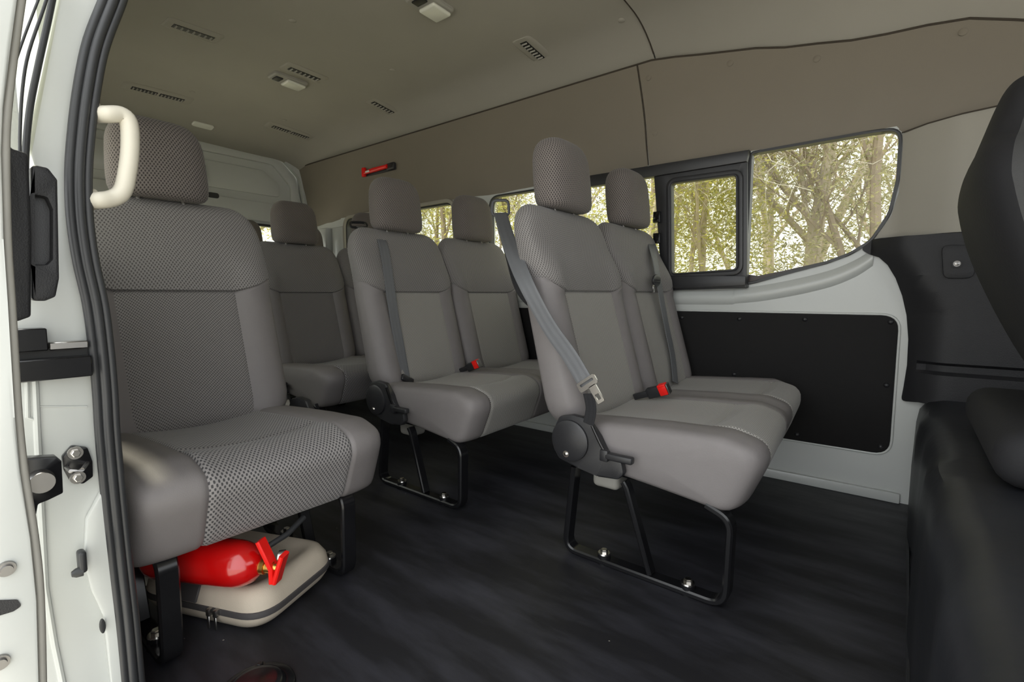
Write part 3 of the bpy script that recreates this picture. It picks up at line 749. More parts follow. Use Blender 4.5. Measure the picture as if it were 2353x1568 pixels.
def make_cushion(X, seats, hw, parent, fhw=0.155, fz=0.222, pull=0.5):
    """seats: list of seat centres; one continuous cushion"""
    y0 = seats[0] - hw - 0.012; y1 = seats[-1] + hw - (0.035 if len(seats) == 2 else 0)
    base = [(-0.74, 0.285, 0), (-0.62, 0.262, .02), (-0.40, fz + 0.015, .05), (-0.268, fz, .05), (-0.205, 0.372, .055), (-0.30, 0.398, .12), (-0.45, 0.393, .1), (-0.60, 0.383, .1), (-0.74, 0.372, .02)]
    prof = round_poly([(a, b) for a, b, c in base], [c for a, b, c in base], 6)
    # resample evenly, start at rear bottom
    P = [Vector(p) for p in prof]; n = len(P); seg = [(P[(i + 1) % n] - P[i]).length for i in range(n)]; L = sum(seg); N = 92; pr = []; i = 0; acc = 0
    for k in range(N):
        s = L * k / N
        while acc + seg[i] < s: acc += seg[i]; i += 1
        t = (s - acc) / seg[i]; pr.append(P[i].lerp(P[(i + 1) % n], t))
    nor = []
    for k in range(N):
        t = (pr[(k + 1) % N] - pr[k - 1]).normalized(); nor.append(Vector((t.y, -t.x)))      # outward for ccw
    ring_u = [L * k / N for k in range(N + 1)]
    er = 0.021
    ysamp = set(); 
    for d in (0, .0015, .004, .008, .013, .02, .028, .036, .05): ysamp |= {y0 + d, y1 - d}
    seamys = []
    for s in seats:
        for sg in (-1, 1): seamys.append(s + sg * fhw)
    for sy in seamys:
        for d in (-.016, -.009, -.004, 0, .004, .009, .016): ysamp.add(sy + d)
    y = y0
    while y < y1: ysamp.add(y); y += 0.02
    ysl = sorted(y for y in ysamp if y0 <= y <= y1); yy = [ysl[0]]
    for v in ysl[1:]:
        if v - yy[-1] > 0.0012 or any(abs(v - s) < 1e-9 for s in seamys):
            if v - yy[-1] <= 0.0012 and not any(abs(yy[-1] - s) < 1e-9 for s in seamys): yy[-1] = v
            else: yy.append(v)
    def fabric(y): return any(abs(y - s) < fhw - 1e-6 for s in seats)
    rows = []
    for y in yy:
        d = min(y - y0, y1 - y); e = er - math.sqrt(max(0, er * er - (er - d) ** 2)) if d < er else 0
        rc = 0.085; fr_ = rc - math.sqrt(max(0, rc * rc - (rc - d) ** 2)) if d < rc else 0
        row = []
        ds = min(abs(y - s) for s in seats)
        for k in range(N):
            p, nn = pr[k], nor[k]
            x, z = p.x, p.y
            x -= nn.x * e; z -= nn.y * e
            wx = max(0, min(1, (x + 0.47) / 0.26)); x -= fr_ * wx * (pull if y1 - y < y - y0 else 0.45)
            if len(seats) == 2: x -= 0.070 * max(0, y - y0 - 0.05) * wx
            if nn.y > 0.2:      # seating surface
                z += nn.y * (0.010 * math.exp(-((ds - 0.185) / 0.05) ** 2) - 0.012 * math.exp(-(ds / 0.11) ** 2) * (1 if x < -0.35 else 0.4))
                if fabric(y): z -= 0.006 * math.exp(-((x + 0.375 ) / 0.006) ** 2); z += 0.006 * math.exp(-((x + 0.29) / 0.05) ** 2)
                if len(seats) > 1 and ds > hw - 0.03 and d > 0.1: z -= 0.006 * math.exp(-((ds - hw) / 0.02) ** 2)
            g = sum(0.0045 * math.exp(-((y - sy) / 0.0045) ** 2) for sy in seamys)
            x -= nn.x * g; z -= nn.y * g
            row.append(Vector((X + x, y, z)))
        rows.append(row)
    # groups between seams
    bounds = [y0] + sorted(seamys) + [y1]
    for gi in range(len(bounds) - 1):
        a, b = bounds[gi], bounds[gi + 1]; fab = gi % 2 == 1
        idx = [i for i, y in enumerate(yy) if a - 1e-9 <= y <= b + 1e-9]
        bm = bm_new(); uvl = bm.loops.layers.uv.new('UVMap')
        V = {i: [bm.verts.new(q) for q in rows[i]] for i in idx}
        for i, i2 in zip(idx[:-1], idx[1:]):
            for k in range(N):
                f = bm.faces.new((V[i][k], V[i][(k + 1) % N], V[i2][(k + 1) % N], V[i2][k]))
                for lp, (ii, kk) in zip(f.loops, ((i, k), (i, k + 1), (i2, k + 1), (i2, k))): lp[uvl].uv = (yy[ii], ring_u[kk])
        for ge, ii, sg in ((0, idx[0], -1), (len(bounds) - 2, idx[-1], 1)):
            if gi != ge: continue
            c0 = sum(rows[ii], Vector()) / N; prev = V[ii]
            for f_, bl in ((0.9, .0015), (0.65, .004), (0.3, .006)):
                cur = [bm.verts.new(c0 + (q - c0) * f_ + Vector((0, sg * bl, 0))) for q in rows[ii]]
                for k in range(N):
                    f = bm.faces.new((prev[k], prev[(k + 1) % N], cur[(k + 1) % N], cur[k]))
                prev = cur
            bm.faces.new(prev)
        nm = 'seat_cushion' if fab else ('cushion_bolster' if gi in (0, len(bounds) - 2) else 'cushion_divider')
        mesh(nm, bm, (M['fine'] if parent.get('fine') else M['coarse']) if fab else M['vinyl'], parent)
    return y0, y1
def fillet_path(pts, r, seg=5, closed=False):
    out = []; n = len(pts); pts = [Vector(p) for p in pts]
    for i in range(n):
        if not closed and i in (0, n - 1): out.append(pts[i]); continue
        p = pts[i]; u = (pts[i - 1] - p); v = (pts[(i + 1) % n] - p); d = min(r, u.length * .49, v.length * .49); u.normalize(); v.normalize()
        for k in range(seg + 1): t = k / seg; out.append((p + u * d) * (1 - t) ** 2 + p * 2 * t * (1 - t) + (p + v * d) * t * t)
    return out
def make_frame(X, y, parent, wid=0.038, xfl=-0.282, rear=-0.705):
    bm = bm_new()
    pts = fillet_path([(X + xfl - 0.055, y, 0.236), (X + xfl, y, 0.215), (X + xfl - 0.004, y, 0.009), (X + rear - 0.01, y, 0.009), (X + rear + 0.015, y, 0.25)], 0.040, 6)
    add_bar(bm, pts, (0, 1, 0), wid, 0.016)
    fr = mesh('leg_frame', bm, M['blackpaint'], parent)
    bm = bm_new(); add_bar(bm, [(X - 0.545, y, 0.240), (X - 0.535, y, 0.225), (X - 0.468, y, 0.018)], (0, 1, 0), wid * 0.8, 0.014)
    mesh('strut', bm, M['blackpaint'], fr)
    for xx in (-0.60, -0.375):
        bm = bm_new(); add_tube2(bm, [(X + xx, y, 0.0), (X + xx, y, 0.026)], [0.019, 0.017], 16)
        mesh('mounting_foot', bm, M['blackpaint'], fr)
        bm = bm_new(); bolt(bm, (X + xx, y, 0.0255), (0, 0, 1), 0.010, 0.011)
        mesh('floor_bolt', bm, M['chrome'], fr)
def make_recliner(X, y, parent, s=-1):
    """folding hinge cover on the side of the seat; y = seat side, s = outward direction"""
    pts = [(-0.742, 0.345), (-0.72, 0.392), (-0.68, 0.402), (-0.632, 0.398), (-0.60, 0.355), (-0.575, 0.318), (-0.535, 0.305), (-0.528, 0.272), (-0.545, 0.255), (-0.60, 0.252), (-0.66, 0.262), (-0.72, 0.275), (-0.738, 0.30)]
    P = round_poly([(X + a, b) for a, b in pts], 0.016, 4)
    bm = bm_new(); a, b = sorted((y + s * 0.004, y + s * 0.026)); add_plate(bm, P, 'y', a, b, bev=0.005)
    rc = mesh('recliner_cover', bm, M['blackplas'], parent)
    bm = bm_new(); yo = y + s * 0.026
    add_tube2(bm, [(X - 0.683, yo - s * 0.004, 0.332), (X - 0.683, yo + s * 0.006, 0.332), (X - 0.683, yo + s * 0.010, 0.332)], [0.056, 0.055, 0.048], 40)
    mesh('hinge_cap', bm, M['blackplas'], rc)
    bm = bm_new(); bolt(bm, (X - 0.690, yo + s * 0.009, 0.296), (0, s, 0), 0.0055, 0.004)
    mesh('cap_screw', bm, M['chrome'], rc)
    bm = bm_new()
    a, b = sorted((yo - s * 0.004, yo + s * 0.016))
    add_box(bm, (X - 0.575, a, 0.306), (X - 0.50, b, 0.324), 0.005, 3)
    add_box(bm, (X - 0.588, a, 0.300), (X - 0.565, b - 0.004, 0.330), 0.004, 2)
    mesh('recliner_lever', bm, M['blackplas'], rc)
    bm = bm_new(); add_bar(bm, [(X - 0.615, yo + s * 0.006, 0.385), (X - 0.592, yo + s * 0.006, 0.345), (X - 0.572, yo + s * 0.006, 0.315)], (0, 1, 0), 0.008, 0.006)
    mesh('release_cable', bm, M['blackpaint'], rc)
def make_buckle(X, y, parent):
    m = Matrix.Translation((X - 0.595, y, 0.418)) @ Matrix.Rotation(-0.35, 4, 'Y') @ Matrix.Rotation(0.25, 4, 'X')
    bm = bm_new(); add_box(bm, (-0.040, -0.011, -0.017), (0.030, 0.011, 0.017), 0.004, 3, m); add_box(bm, (-0.09, -0.006, -0.010), (-0.03, 0.006, 0.010), 0.003, 2, m)
    bk = mesh('belt_buckle', bm, M['blackplas'], parent)
    bm = bm_new(); add_box(bm, (0.003, -0.0150, -0.0145), (0.029, -0.0095, 0.0145), 0.002, 2, m); add_box(bm, (0.003, -0.0148, 0.012), (0.029, 0.009, 0.0205), 0.002, 2, m); mesh('release_button', bm, M['redplas'], bk)
    bm = bm_new(); add_box(bm, (0.0295, -0.013, -0.0155), (0.034, 0.011, 0.018), 0.001, 1, m); mesh('buckle_end', bm, M['steel'], bk)
def make_pan(X, y0, y1, parent):
    bm = bm_new(); add_box(bm, (X - 0.72, y0 + 0.05, 0.232), (X - 0.34, y1 - 0.05, 0.27), 0.01)
    mesh('seat_pan', bm, M['blackpaint'], parent)
def make_seat(name, X, centres, hw, label, cat, group, recl=True, frames=None, fine=True, buckles=(), rside=-1, mount=False):
    yc = (centres[0] + centres[-1]) / 2
    r = root(name, (X - 0.5, yc, 0), label, cat, group)
    if fine: r['fine'] = 1
    for c in centres:
        make_backrest(X, c, hw, r); make_headrest(X, c, r)
    y0, y1 = make_cushion(X, centres, hw, r, fz=0.212 if rside > 0 else 0.224, pull=0.5 if rside > 0 else 1.5)
    make_pan(X, y0, y1, r)
    for y in frames: make_frame(X, y, r)
    if recl: make_recliner(X, y0 if rside < 0 else y1, r, rside)
    for b in buckles: make_buckle(X, b, r)
    if mount:
        bm = bm_new(); add_box(bm, (X - 0.50, y1 - 0.06, 0.195), (X - 0.42, y1 + 0.02, 0.235), 0.006); add_box(bm, (X - 0.60, y1 - 0.08, 0.225), (X - 0.38, FAR - 0.004, 0.250), 0.005)
        mesh('wall_mount', bm, M['blackpaint'], r)
        bm = bm_new(); add_box(bm, (X - 0.665, y0 + 0.06, 0.185), (X - 0.585, y0 + 0.13, 0.240), 0.015, 4); mesh('belt_retractor', bm, M['lampgrey'], r)
    if 'fine' in r: del r['fine']
    return r
HB = 0.238
G = 'grey double bench seats in rows along the far wall'
A = make_seat('bench_seat', 0.0, [1.39, 1.87], HB, 'frontmost grey double bench seat by the big window, latch plate hanging on its aisle side', 'seat', G, frames=[1.158], mount=True, buckles=(1.50,))
B = make_seat('bench_seat', -0.84, [1.39, 1.87], HB, 'middle grey cloth double bench seat with a belt lying over its aisle shoulder', 'seat', G, frames=[1.158], mount=True, buckles=(1.555,))
Cc = make_seat('bench_seat', -1.68, [1.39, 1.87], HB, 'grey double bench seat behind the middle one, its dark backrest seen past the single seat', 'seat', G, frames=[1.158], mount=True, fine=False)
S1 = make_seat('single_seat', -0.79, [0.513], 0.262, 'large single grey honeycomb cloth seat next to the door opening', 'seat', None, recl=True, rside=1, frames=[0.30, 0.69], fine=False)
Dd = make_seat('rear_bench_seat', -2.52, [0.61, 1.05, 1.49, 1.93], 0.20, 'grey four headrest bench seat in the last row before the tailgate', 'seat', None, recl=False, frames=[0.7, 1.8], fine=False)

# ------------------------------------------------------------------ seat belts
def loop_guide(bm, c, wdir, up, w=0.062, h=0.052, r=0.0045):
    c = Vector(c); wd = Vector(wdir).normalized(); up = Vector(up).normalized()
    P = round_poly([(-w / 2, -h / 2), (w / 2, -h / 2), (w / 2 * 0.86, h / 2), (-w / 2 * 0.86, h / 2)], 0.015, 5)
    add_bar(bm, [c + wd * a + up * b for a, b in P], wd.cross(up), r * 2.4, r * 2, closed=True)
def hx(px, py, x): return hit(px, py, 0, x)
def hy(px, py, y): return hit(px, py, 1, y)
# aisle belt of the front bench: guide above the backrest, belt falling past the shoulder to the tongue
ba = root('seat_belt', (-0.80, 1.15, 0.40), 'grey belt hanging from a guide loop down the front bench aisle side', 'seat belt', 'seat belts on the benches')
bm = bm_new(); gl = hy(1150, 478, 1.364)
WD = Vector((0.78, 0.62, 0)).normalized()
loop_guide(bm, gl, WD, (0, 0, 1)); mesh('guide_loop', bm, M['blackplas'], ba)
bm = bm_new()
P = [hy(1150, 490, 1.364), hy(1166, 545, 1.24), hy(1203, 640, 1.112), hy(1258, 745, 1.108), hy(1310, 820, 1.104), hy(1350, 888, 1.100)]
Wv = [WD, WD, Vector((0.9, 0.1, 0.25)), Vector((0.85, 0, 0.4)), Vector((0.85, 0.0, 0.45)), Vector((0.85, 0.0, 0.45))]
add_ribbon(bm, P, Wv, 0.046); mesh('webbing', bm, M['belt'], ba)
bm = bm_new()
P = [hy(1150, 490, 1.364) + Vector((-.01, 0, 0)), hy(1172, 590, 1.29), hy(1197, 670, 1.24), Vector((-0.898, 1.30, 0.64)), Vector((-0.862, 1.36, 0.45))]
add_ribbon(bm, P, [WD, Vector((.9, .4, .1)), Vector((1, .1, .2)), Vector((.7, .7, 0)), Vector((.7, .7, 0))], 0.030); mesh('rear_webbing', bm, M['fblack'], ba)
bm = bm_new()
t0 = hy(1350, 882, 1.092)
m = Matrix.Translation(t0) @ Matrix.Rotation(math.radians(-62), 4, 'Y') @ Matrix.Rotation(math.radians(90), 4, 'X')
m = Matrix.Translation(t0) @ Matrix(((0.82, -0.57, 0, 0), (0, 0, -1, 0), (0.57, 0.82, 0, 0), (0, 0, 0, 1)))
Pp = round_poly([(-0.030, -0.012), (0.030, -0.012), (0.030, 0.014), (-0.030, 0.014)], 0.006, 3)
b3 = bmesh.new(); add_plate(b3, Pp, 'z', -0.002, 0.002, [round_poly([(-0.022, 0.0), (0.022, 0.0), (0.022, 0.007), (-0.022, 0.007)], 0.003, 3)])
add_plate(b3, round_poly([(-0.002, -0.058), (0.020, -0.058), (0.020, -0.010), (-0.002, -0.010)], 0.003, 3), 'z', -0.002, 0.002, [round_poly([(0.003, -0.050), (0.015, -0.050), (0.015, -0.034), (0.003, -0.034)], 0.002, 2)])
for v in b3.verts: v.co = m @ v.co
mesh('latch_plate', b3, M['chrome'], ba)
bm = bm_new(); P = [hy(1352, 905, 1.098), hy(1358, 940, 1.104), hy(1352, 975, 1.108)]
add_ribbon(bm, P, [Vector((.85, 0, .2))] * 3, 0.03); mesh('lower_webbing', bm, M['fblack'], ba)
# belt over the shoulder of the middle bench
def bx(z, X): return X + xf_back(z) + (0.027 if z < 0.85 else 0.020)
bb = root('seat_belt', (-1.55, 1.3, 0.40), 'grey seat belt running over the aisle shoulder of the middle bench', 'seat belt', 'seat belts on the benches')
bm = bm_new(); gb = hy(824, 517, 1.364); loop_guide(bm, gb, Vector((0.6, 0.8, 0)), Vector((-.6, .3, .5)), 0.075, 0.045); mesh('guide_loop', bm, M['blackplas'], bb)
bm = bm_new()
P = [gb + Vector((.02, .0, -.01)), hx(862, 540, -1.78), hx(877, 552, -1.69)]
P += [hx(888, 600, bx(0.88, -0.84) + 0.005), hx(896, 660, bx(0.80, -0.84) + 0.006), hx(908, 740, bx(0.68, -0.84) + 0.002), hx(921, 810, bx(0.58, -0.84) + 0.002), hx(932, 872, bx(0.49, -0.84))]
Yv = Vector((0, 1, 0))
add_ribbon(bm, P, [Vector((.5, .8, 0)), Vector((.2, 1, 0)), Yv, Yv, Yv, Yv, Yv, Yv], 0.046); mesh('webbing', bm, M['belt'], bb)
bm = bm_new(); m = Matrix.Translation(P[-1] + Vector((0.01, 0, -0.0))) @ Matrix.Rotation(-0.5, 4, 'X') @ Matrix.Rotation(-0.3, 4, 'Y')
add_box(bm, (-0.006, -0.032, -0.013), (0.008, 0.032, 0.013), 0.005, 3, m)
add_box(bm, (-0.003, -0.012, -0.07), (0.003, 0.014, -0.01), 0.002, 2, m)
mesh('latch_plate', bm, M['blackplas'], bb)
# belt on the window seat of the front bench
bc = root('seat_belt', (-0.72, 1.95, 0.40), 'grey seat belt lying on the window-side backrest of the front bench', 'seat belt', 'seat belts on the benches')
bm = bm_new()
P = [Vector((-0.95, 2.0, 0.88)), hx(1488, 552, -0.885), hx(1503, 590, bx(0.88, 0) + 0.006), hx(1514, 650, bx(0.79, 0) + 0.006), hx(1530, 740, bx(0.66, 0) + 0.003), hx(1546, 820, bx(0.55, 0) + 0.003), hx(1552, 880, bx(0.45, 0))]
add_ribbon(bm, P, [Yv] * 7, 0.048); mesh('webbing', bm, M['belt'], bc)
bm = bm_new(); c = hx(1509, 645, bx(0.80, 0) + 0.016)
P2 = [(c.y + 0.036 * math.cos(a / 24 * 6.283), c.z + 0.024 * math.sin(a / 24 * 6.283)) for a in range(24)]
add_plate(bm, P2, 'x', c.x - 0.005, c.x + 0.002, bev=0.002)
for dz in (-0.006, 0.004): add_box(bm, (c.x, c.y - 0.024, c.z + dz - 0.002), (c.x + 0.006, c.y + 0.024, c.z + dz + 0.002), 0.001, 1)
mesh('belt_guide', bm, M['blackplas'], bc)
bm = bm_new(); add_box(bm, (c.x, c.y - 0.042, c.z - 0.048), (c.x + 0.004, c.y - 0.022, c.z - 0.018), 0.002, 1)
mesh('latch_plate', bm, M['chrome'], bc)

# ------------------------------------------------------------------ shell case and extinguisher under the single seat
bc_ = Vector((-1.217, 0.491, 0)); th = math.atan2(0.92, -0.39)       # local x along the right edge direction
ux = Vector((-0.38, 0.925, 0)); vx = Vector((-0.925, -0.38, 0))
case = root('shell_case', (bc_.x, bc_.y, 0), 'beige moulded zip case lying on the floor under the single seat', 'case')
hu, hv = 0.130, 0.178
def case_ring(s, z, r=0.042):
    P = round_poly([(-hu * s, -hv * s), (hu * s, -hv * s), (hu * s, hv * s), (-hu * s, hv * s)], r * s * 1.6, 9)
    out = []
    for a, b in P: out.append(bc_ + ux * a + vx * b + Vector((0, 0, z)))
    return out
tilt = lambda p: 0.0
bm = bm_new(); add_loft(bm, [case_ring(s, z) for s, z in ((0.70, 0.002), (0.84, 0.008), (0.93, 0.022), (0.98, 0.036), (0.985, 0.041))]); mesh('lower_shell', bm, M['bag'], case)
bm = bm_new(); add_loft(bm, [case_ring(s, z) for s, z in ((0.985, 0.055), (0.98, 0.060), (0.965, 0.075), (0.90, 0.092), (0.82, 0.098), (0.74, 0.096), (0.66, 0.088), (0.58, 0.083), (0.3, 0.082), (0.02, 0.082))]); mesh('upper_shell', bm, M['bag'], case)
bm = bm_new(); add_loft(bm, [case_ring(s, z) for s, z in ((0.98, 0.040), (1.0, 0.042), (1.005, 0.048), (1.0, 0.054), (0.98, 0.056))]); zt = mesh('zip_tape', bm, M['bagtape'], case)
bm = bm_new(); zp = bc_ - ux * (hu + 0.002) - vx * 0.055 + Vector((0, 0, 0.048))
for s in (-0.009, 0.009):
    m = Matrix.Translation(zp + vx * s) @ Matrix((tuple(vx) + (0,), tuple(-ux) + (0,), (0, 0, 1, 0), (0, 0, 0, 1))).transposed()
    add_box(bm, (-0.005, -0.004, -0.007), (0.005, 0.008, 0.009), 0.002, 2, m); add_box(bm, (-0.0035, 0.004, -0.035), (0.0035, 0.007, -0.004), 0.001, 1, m)
mesh('zip_puller', bm, M['steel'], zt)
bm = bm_new()      # dark sewn patch on the corner
pc = bc_ - ux * 0.1265 + vx * 0.040 + Vector((0, 0, 0.0765))
m = Matrix.Translation(pc) @ Matrix((tuple(ux) + (0,), tuple(vx) + (0,), (0, 0, 1, 0), (0, 0, 0, 1))).transposed() @ Matrix.Rotation(math.radians(-66), 4, 'Y')
add_box(bm, (-0.017, -0.050, -0.003), (0.019, 0.045, 0.003), 0.002, 1, m); mesh('corner_patch', bm, M['bagtape'], case)

fe = root('fire_extinguisher', (-1.14, 0.40, 0.10), 'small glossy red fire extinguisher lying on the beige case under the single seat', 'fire extinguisher')
e0 = Vector((-1.222, 0.340, 0.160)); ed = (Vector((-1.029, 0.464, 0.147)) - e0).normalized()
bm = bm_new(); Rr = 0.048
def lathe(bm, o, d, prof, n=36): add_tube2(bm, [o + d * a for a, r in prof], [r for a, r in prof], n)
lathe(bm, e0, ed, [(-0.030, 0.030), (-0.026, 0.040), (-0.015, 0.046), (0.0, Rr), (0.16, Rr), (0.175, 0.0465), (0.19, 0.042), (0.205, 0.034), (0.215, 0.022), (0.219, 0.014)])
mesh('cylinder', bm, M['red'], fe)
vt = e0 + ed * 0.215
bm = bm_new(); lathe(bm, vt, ed, [(0.0, 0.015), (0.014, 0.016), (0.015, 0.012), (0.030, 0.012), (0.031, 0.008), (0.04, 0.007)], 14); mesh('valve', bm, M['brass'], fe)
sx = Vector((-ed.y, ed.x, 0)); tiltup = Vector((0, 0, 1))
bm = bm_new()
q = vt + ed * 0.030
def hbar(bm, pts, side, wid, thk): add_bar(bm, pts, side, wid, thk)
camdir = Vector((0.78, -0.62, 0))
hbar(bm, [q + Vector((0, 0, -0.03)), q + Vector((0, 0, 0.0)), q + ed * -0.012 + Vector((0, 0, 0.028)), q + ed * -0.026 + Vector((0, 0, 0.058))], sx, 0.028, 0.009)
lv = mesh('carry_handle', bm, M['redplas'], fe)
bm = bm_new(); hbar(bm, [q + ed * 0.006 + Vector((0, 0, -0.03)), q + ed * 0.016 + Vector((0, 0, 0.002)), q + ed * 0.026 + Vector((0, 0, 0.032))], sx, 0.028, 0.010); mesh('squeeze_lever', bm, M['redplas'], fe)
bm = bm_new(); g = q + sx * 0.022 + Vector((0, 0, 0.012)); lathe(bm, g, (sx * 0.3 + ed).normalized(), [(0, 0.013), (0.012, 0.014), (0.014, 0.011)], 20); mesh('gauge', bm, M['chrome'], fe)
bm = bm_new(); add_tube(bm, [vt + Vector((0, 0, 0.02)) - ed * 0.02 + sx * 0.0, vt + sx * 0.02 + Vector((0, 0, 0.028)), vt + ed * 0.02 + sx * 0.075 + Vector((0, 0, 0.035)), vt + ed * 0.03 + sx * 0.13 + Vector((0, 0, 0.05))], [0.006, 0.0065, 0.0065, 0.007], 10); mesh('hose', bm, M['rubber'], fe)

# ------------------------------------------------------------------ bits on wall, ceiling, tailgate, floor
hm = root('emergency_hammer', (-2.80, 2.11, 1.53), 'red emergency hammer in a black holder high on the far wall', 'hammer')
bm = bm_new(); a = hy(834, 402, 2.10); b = hy(906, 384, 2.10); yw = 2.118
add_box(bm, (a.x, yw - 0.012, 1.518), (b.x, yw, 1.562), 0.006, 2); add_box(bm, (a.x, yw - 0.030, 1.525), (a.x + 0.03, yw, 1.555), 0.004, 2); add_box(bm, (b.x - 0.075, yw - 0.026, 1.520), (b.x, yw, 1.566), 0.010, 3)
mesh('holder', bm, M['blackplas'], hm)
bm = bm_new(); add_tube(bm, [(a.x + 0.01, yw - 0.024, 1.538), (a.x + 0.06, yw - 0.026, 1.540), (a.x + 0.13, yw - 0.026, 1.543), (b.x - 0.06, yw - 0.026, 1.545)], [0.010, 0.012, 0.015, 0.013], 12)
add_box(bm, (a.x + 0.005, yw - 0.034, 1.514), (a.x + 0.035, yw - 0.014, 1.575), 0.005, 2)
hh = mesh('hammer', bm, M['redplas'], hm)
bm = bm_new(); add_box(bm, (a.x + 0.055, yw - 0.0395, 1.533), (a.x + 0.10, yw - 0.037, 1.545), 0.001, 1); mesh('printed_label', bm, M['paper'], hh)

def on_ceiling(px, py):
    d = RW @ Vector(((px - CX) / FPX, (CY - py) / FPX, -1.0)); t = 0.5
    while t < 8:
        p = Vector((0, 0, H)) + d * t
        if p.z >= ceil_z(p.x, p.y): break
        t += 0.002
    return p
def ceil_frame(p):
    e = 0.01; dz = (ceil_z(p.x, p.y + e) - ceil_z(p.x, p.y - e)) / (2 * e); dx = (ceil_z(p.x + e, p.y) - ceil_z(p.x - e, p.y)) / (2 * e)
    ty = Vector((0, 1, dz)).normalized(); tx = Vector((1, 0, dx)); nn = tx.cross(ty).normalized(); tx = ty.cross(nn)
    m = Matrix((tx, ty, nn)).transposed().to_4x4(); m.translation = p; return m      # local x along van, y across, -z down into cabin
def vent(a, b, nsl, label, group, w=0.052):
    pa, pb = on_ceiling(*a), on_ceiling(*b); c = (pa + pb) / 2; c.z = ceil_z(c.x, c.y); L = (pa - pb).length / 2; m = ceil_frame(c)
    r = root('ceiling_vent', tuple(c), label, 'vent', group)
    def xf(bm):
        for v in bm.verts: v.co = m @ v.co
    bm = bm_new()
    P = round_poly([(-w, -L), (w, -L), (w, L), (-w, L)], 0.02, 5); Q = round_poly([(-w * .45, -L * .8), (w * .45, -L * .8), (w * .45, L * .8), (-w * .45, L * .8)], 0.006, 3)
    add_loft(bm, [[(x, y, 0.004) for x, y in P], [(x, y, -0.002) for x, y in P], [(x * .85, y * .95, -0.007) for x, y in P], [(x * .5, y * .84, -0.007) for x, y in P]]); xf(bm)
    h = mesh('vent_housing', bm, M['ceil'], r)
    k = nsl; Ly = L * 0.78
    for g_ in range(k):
        y0 = -Ly + 2 * Ly * g_ / k + 0.006; y1 = -Ly + 2 * Ly * (g_ + 1) / k - 0.006
        bm = bm_new(); add_box(bm, (-0.017, y0, -0.009), (0.017, y1, -0.006)); xf(bm); gr = mesh('grille', bm, M['vent'], h, smooth=False)
        ns = 7; bm = bm_new()
        for q in range(ns):
            yy_ = y0 + (y1 - y0) * (q + 0.5) / ns
            mm = Matrix.Translation((0, yy_, -0.011)) @ Matrix.Rotation(0.5, 4, 'X'); add_box(bm, (-0.014, -0.0012, -0.003), (0.014, 0.0012, 0.003), 0, 1, mm)
        xf(bm); mesh('louvres', bm, M['lampgrey'], gr, smooth=False)
GV = 'air vents set in the headliner'
vent((378, 46), (506, 92), 1, 'long air vent nearest the door, with one dark louvred outlet', GV)
vent((650, 148), (746, 185), 1, 'air vent directly behind the middle ceiling lamp', GV)
vent((278, 194), (442, 233), 2, 'long two-outlet air vent above the single seat, left on the ceiling', GV)
vent((608, 286), (724, 320), 2, 'two-outlet air vent at the rear of the ceiling, near the tailgate', GV)
vent((842, 233), (917, 263), 1, 'small air vent at the ceiling edge above the wall hammer', GV)
vent((1186, 92), (1260, 140), 1, 'air vent at the ceiling edge above the front bench headrests', GV)
def lamp(a, wx, wy, label, lens=True):
    c = on_ceiling(*a); m = ceil_frame(c); r = root('ceiling_lamp', tuple(c), label, 'ceiling lamp', 'ceiling lamps')
    bm = bm_new(); P = round_poly([(-wx, -wy), (wx, -wy), (wx, wy), (-wx, wy)], 0.02, 5)
    add_loft(bm, [[(x, y, 0.004) for x, y in P], [(x, y, -0.010) for x, y in P], [(x * .9, y * .93, -0.016) for x, y in P]])
    for v in bm.verts: v.co = m @ v.co
    h = mesh('lamp_housing', bm, M['lampgrey'], r)
    bm = bm_new(); add_box(bm, (-wx * .78, -wy * .25, -0.030), (wx * .78, wy * .88, -0.014), 0.008, 3)
    for v in bm.verts: v.co = m @ v.co
    mesh('lamp_lens', bm, M['lamp'], h)
    bm = bm_new(); add_box(bm, (-wx * .5, -wy * .82, -0.022), (wx * .5, -wy * .42, -0.014), 0.003, 2)
    for v in bm.verts: v.co = m @ v.co
    mesh('lamp_switch', bm, M['blackplas'], h)
lamp((988, 8), 0.055, 0.085, 'ceiling lamp at the top edge of the photo, its lens nearest the camera')
lamp((662, 182), 0.05, 0.09, 'ceiling lamp with pale lens and dark switch in front of an air vent')
c = on_ceiling(466, 287); m = ceil_frame(c); bm = bm_new(); P = round_poly([(-0.025, -0.06), (0.025, -0.06), (0.025, 0.06), (-0.025, 0.06)], 0.015, 5)
add_loft(bm, [[(x, y, 0.004) for x, y in P], [(x, y, -0.008) for x, y in P], [(x * .85, y * .93, -0.012) for x, y in P]])
for v in bm.verts: v.co = m @ v.co
tag(center_origin(mesh('ceiling_cover', bm, M['lamp'])), 'small pale oblong plastic cover at the rear of the ceiling above the tailgate', 'cover')
for px, py in ((672, 47), (902, 161), (442, 211), (654, 276), (1428, 46)):
    c = on_ceiling(px, py); m = ceil_frame(c); bm = bm_new()
    add_tube2(bm, [(0, 0, 0.003), (0, 0, -0.002), (0, 0, -0.004)], [0.014, 0.014, 0.010], 20)
    for v in bm.verts: v.co = m @ v.co
    mesh('headliner_clip', bm, M['ceil'], D.objects['ceiling'])
bm = bm_new(); c = hit(463, 397, 0, REAR - 0.03)
add_box(bm, (REAR - 0.045, c.y - 0.04, c.z - 0.055), (REAR - 0.0295 + 0.002, c.y + 0.028, c.z + 0.055), 0.001, 1); st = center_origin(mesh('safety_sticker', bm, M['green']))
tag(st, 'small green safety sticker on the white tailgate beside the single headrest', 'sticker')
bm = bm_new()
for dz in (-0.03, 0.0, 0.03): add_box(bm, (REAR - 0.029, c.y - 0.035, c.z + dz - 0.003), (REAR - 0.0265, c.y + 0.024, c.z + dz + 0.002))
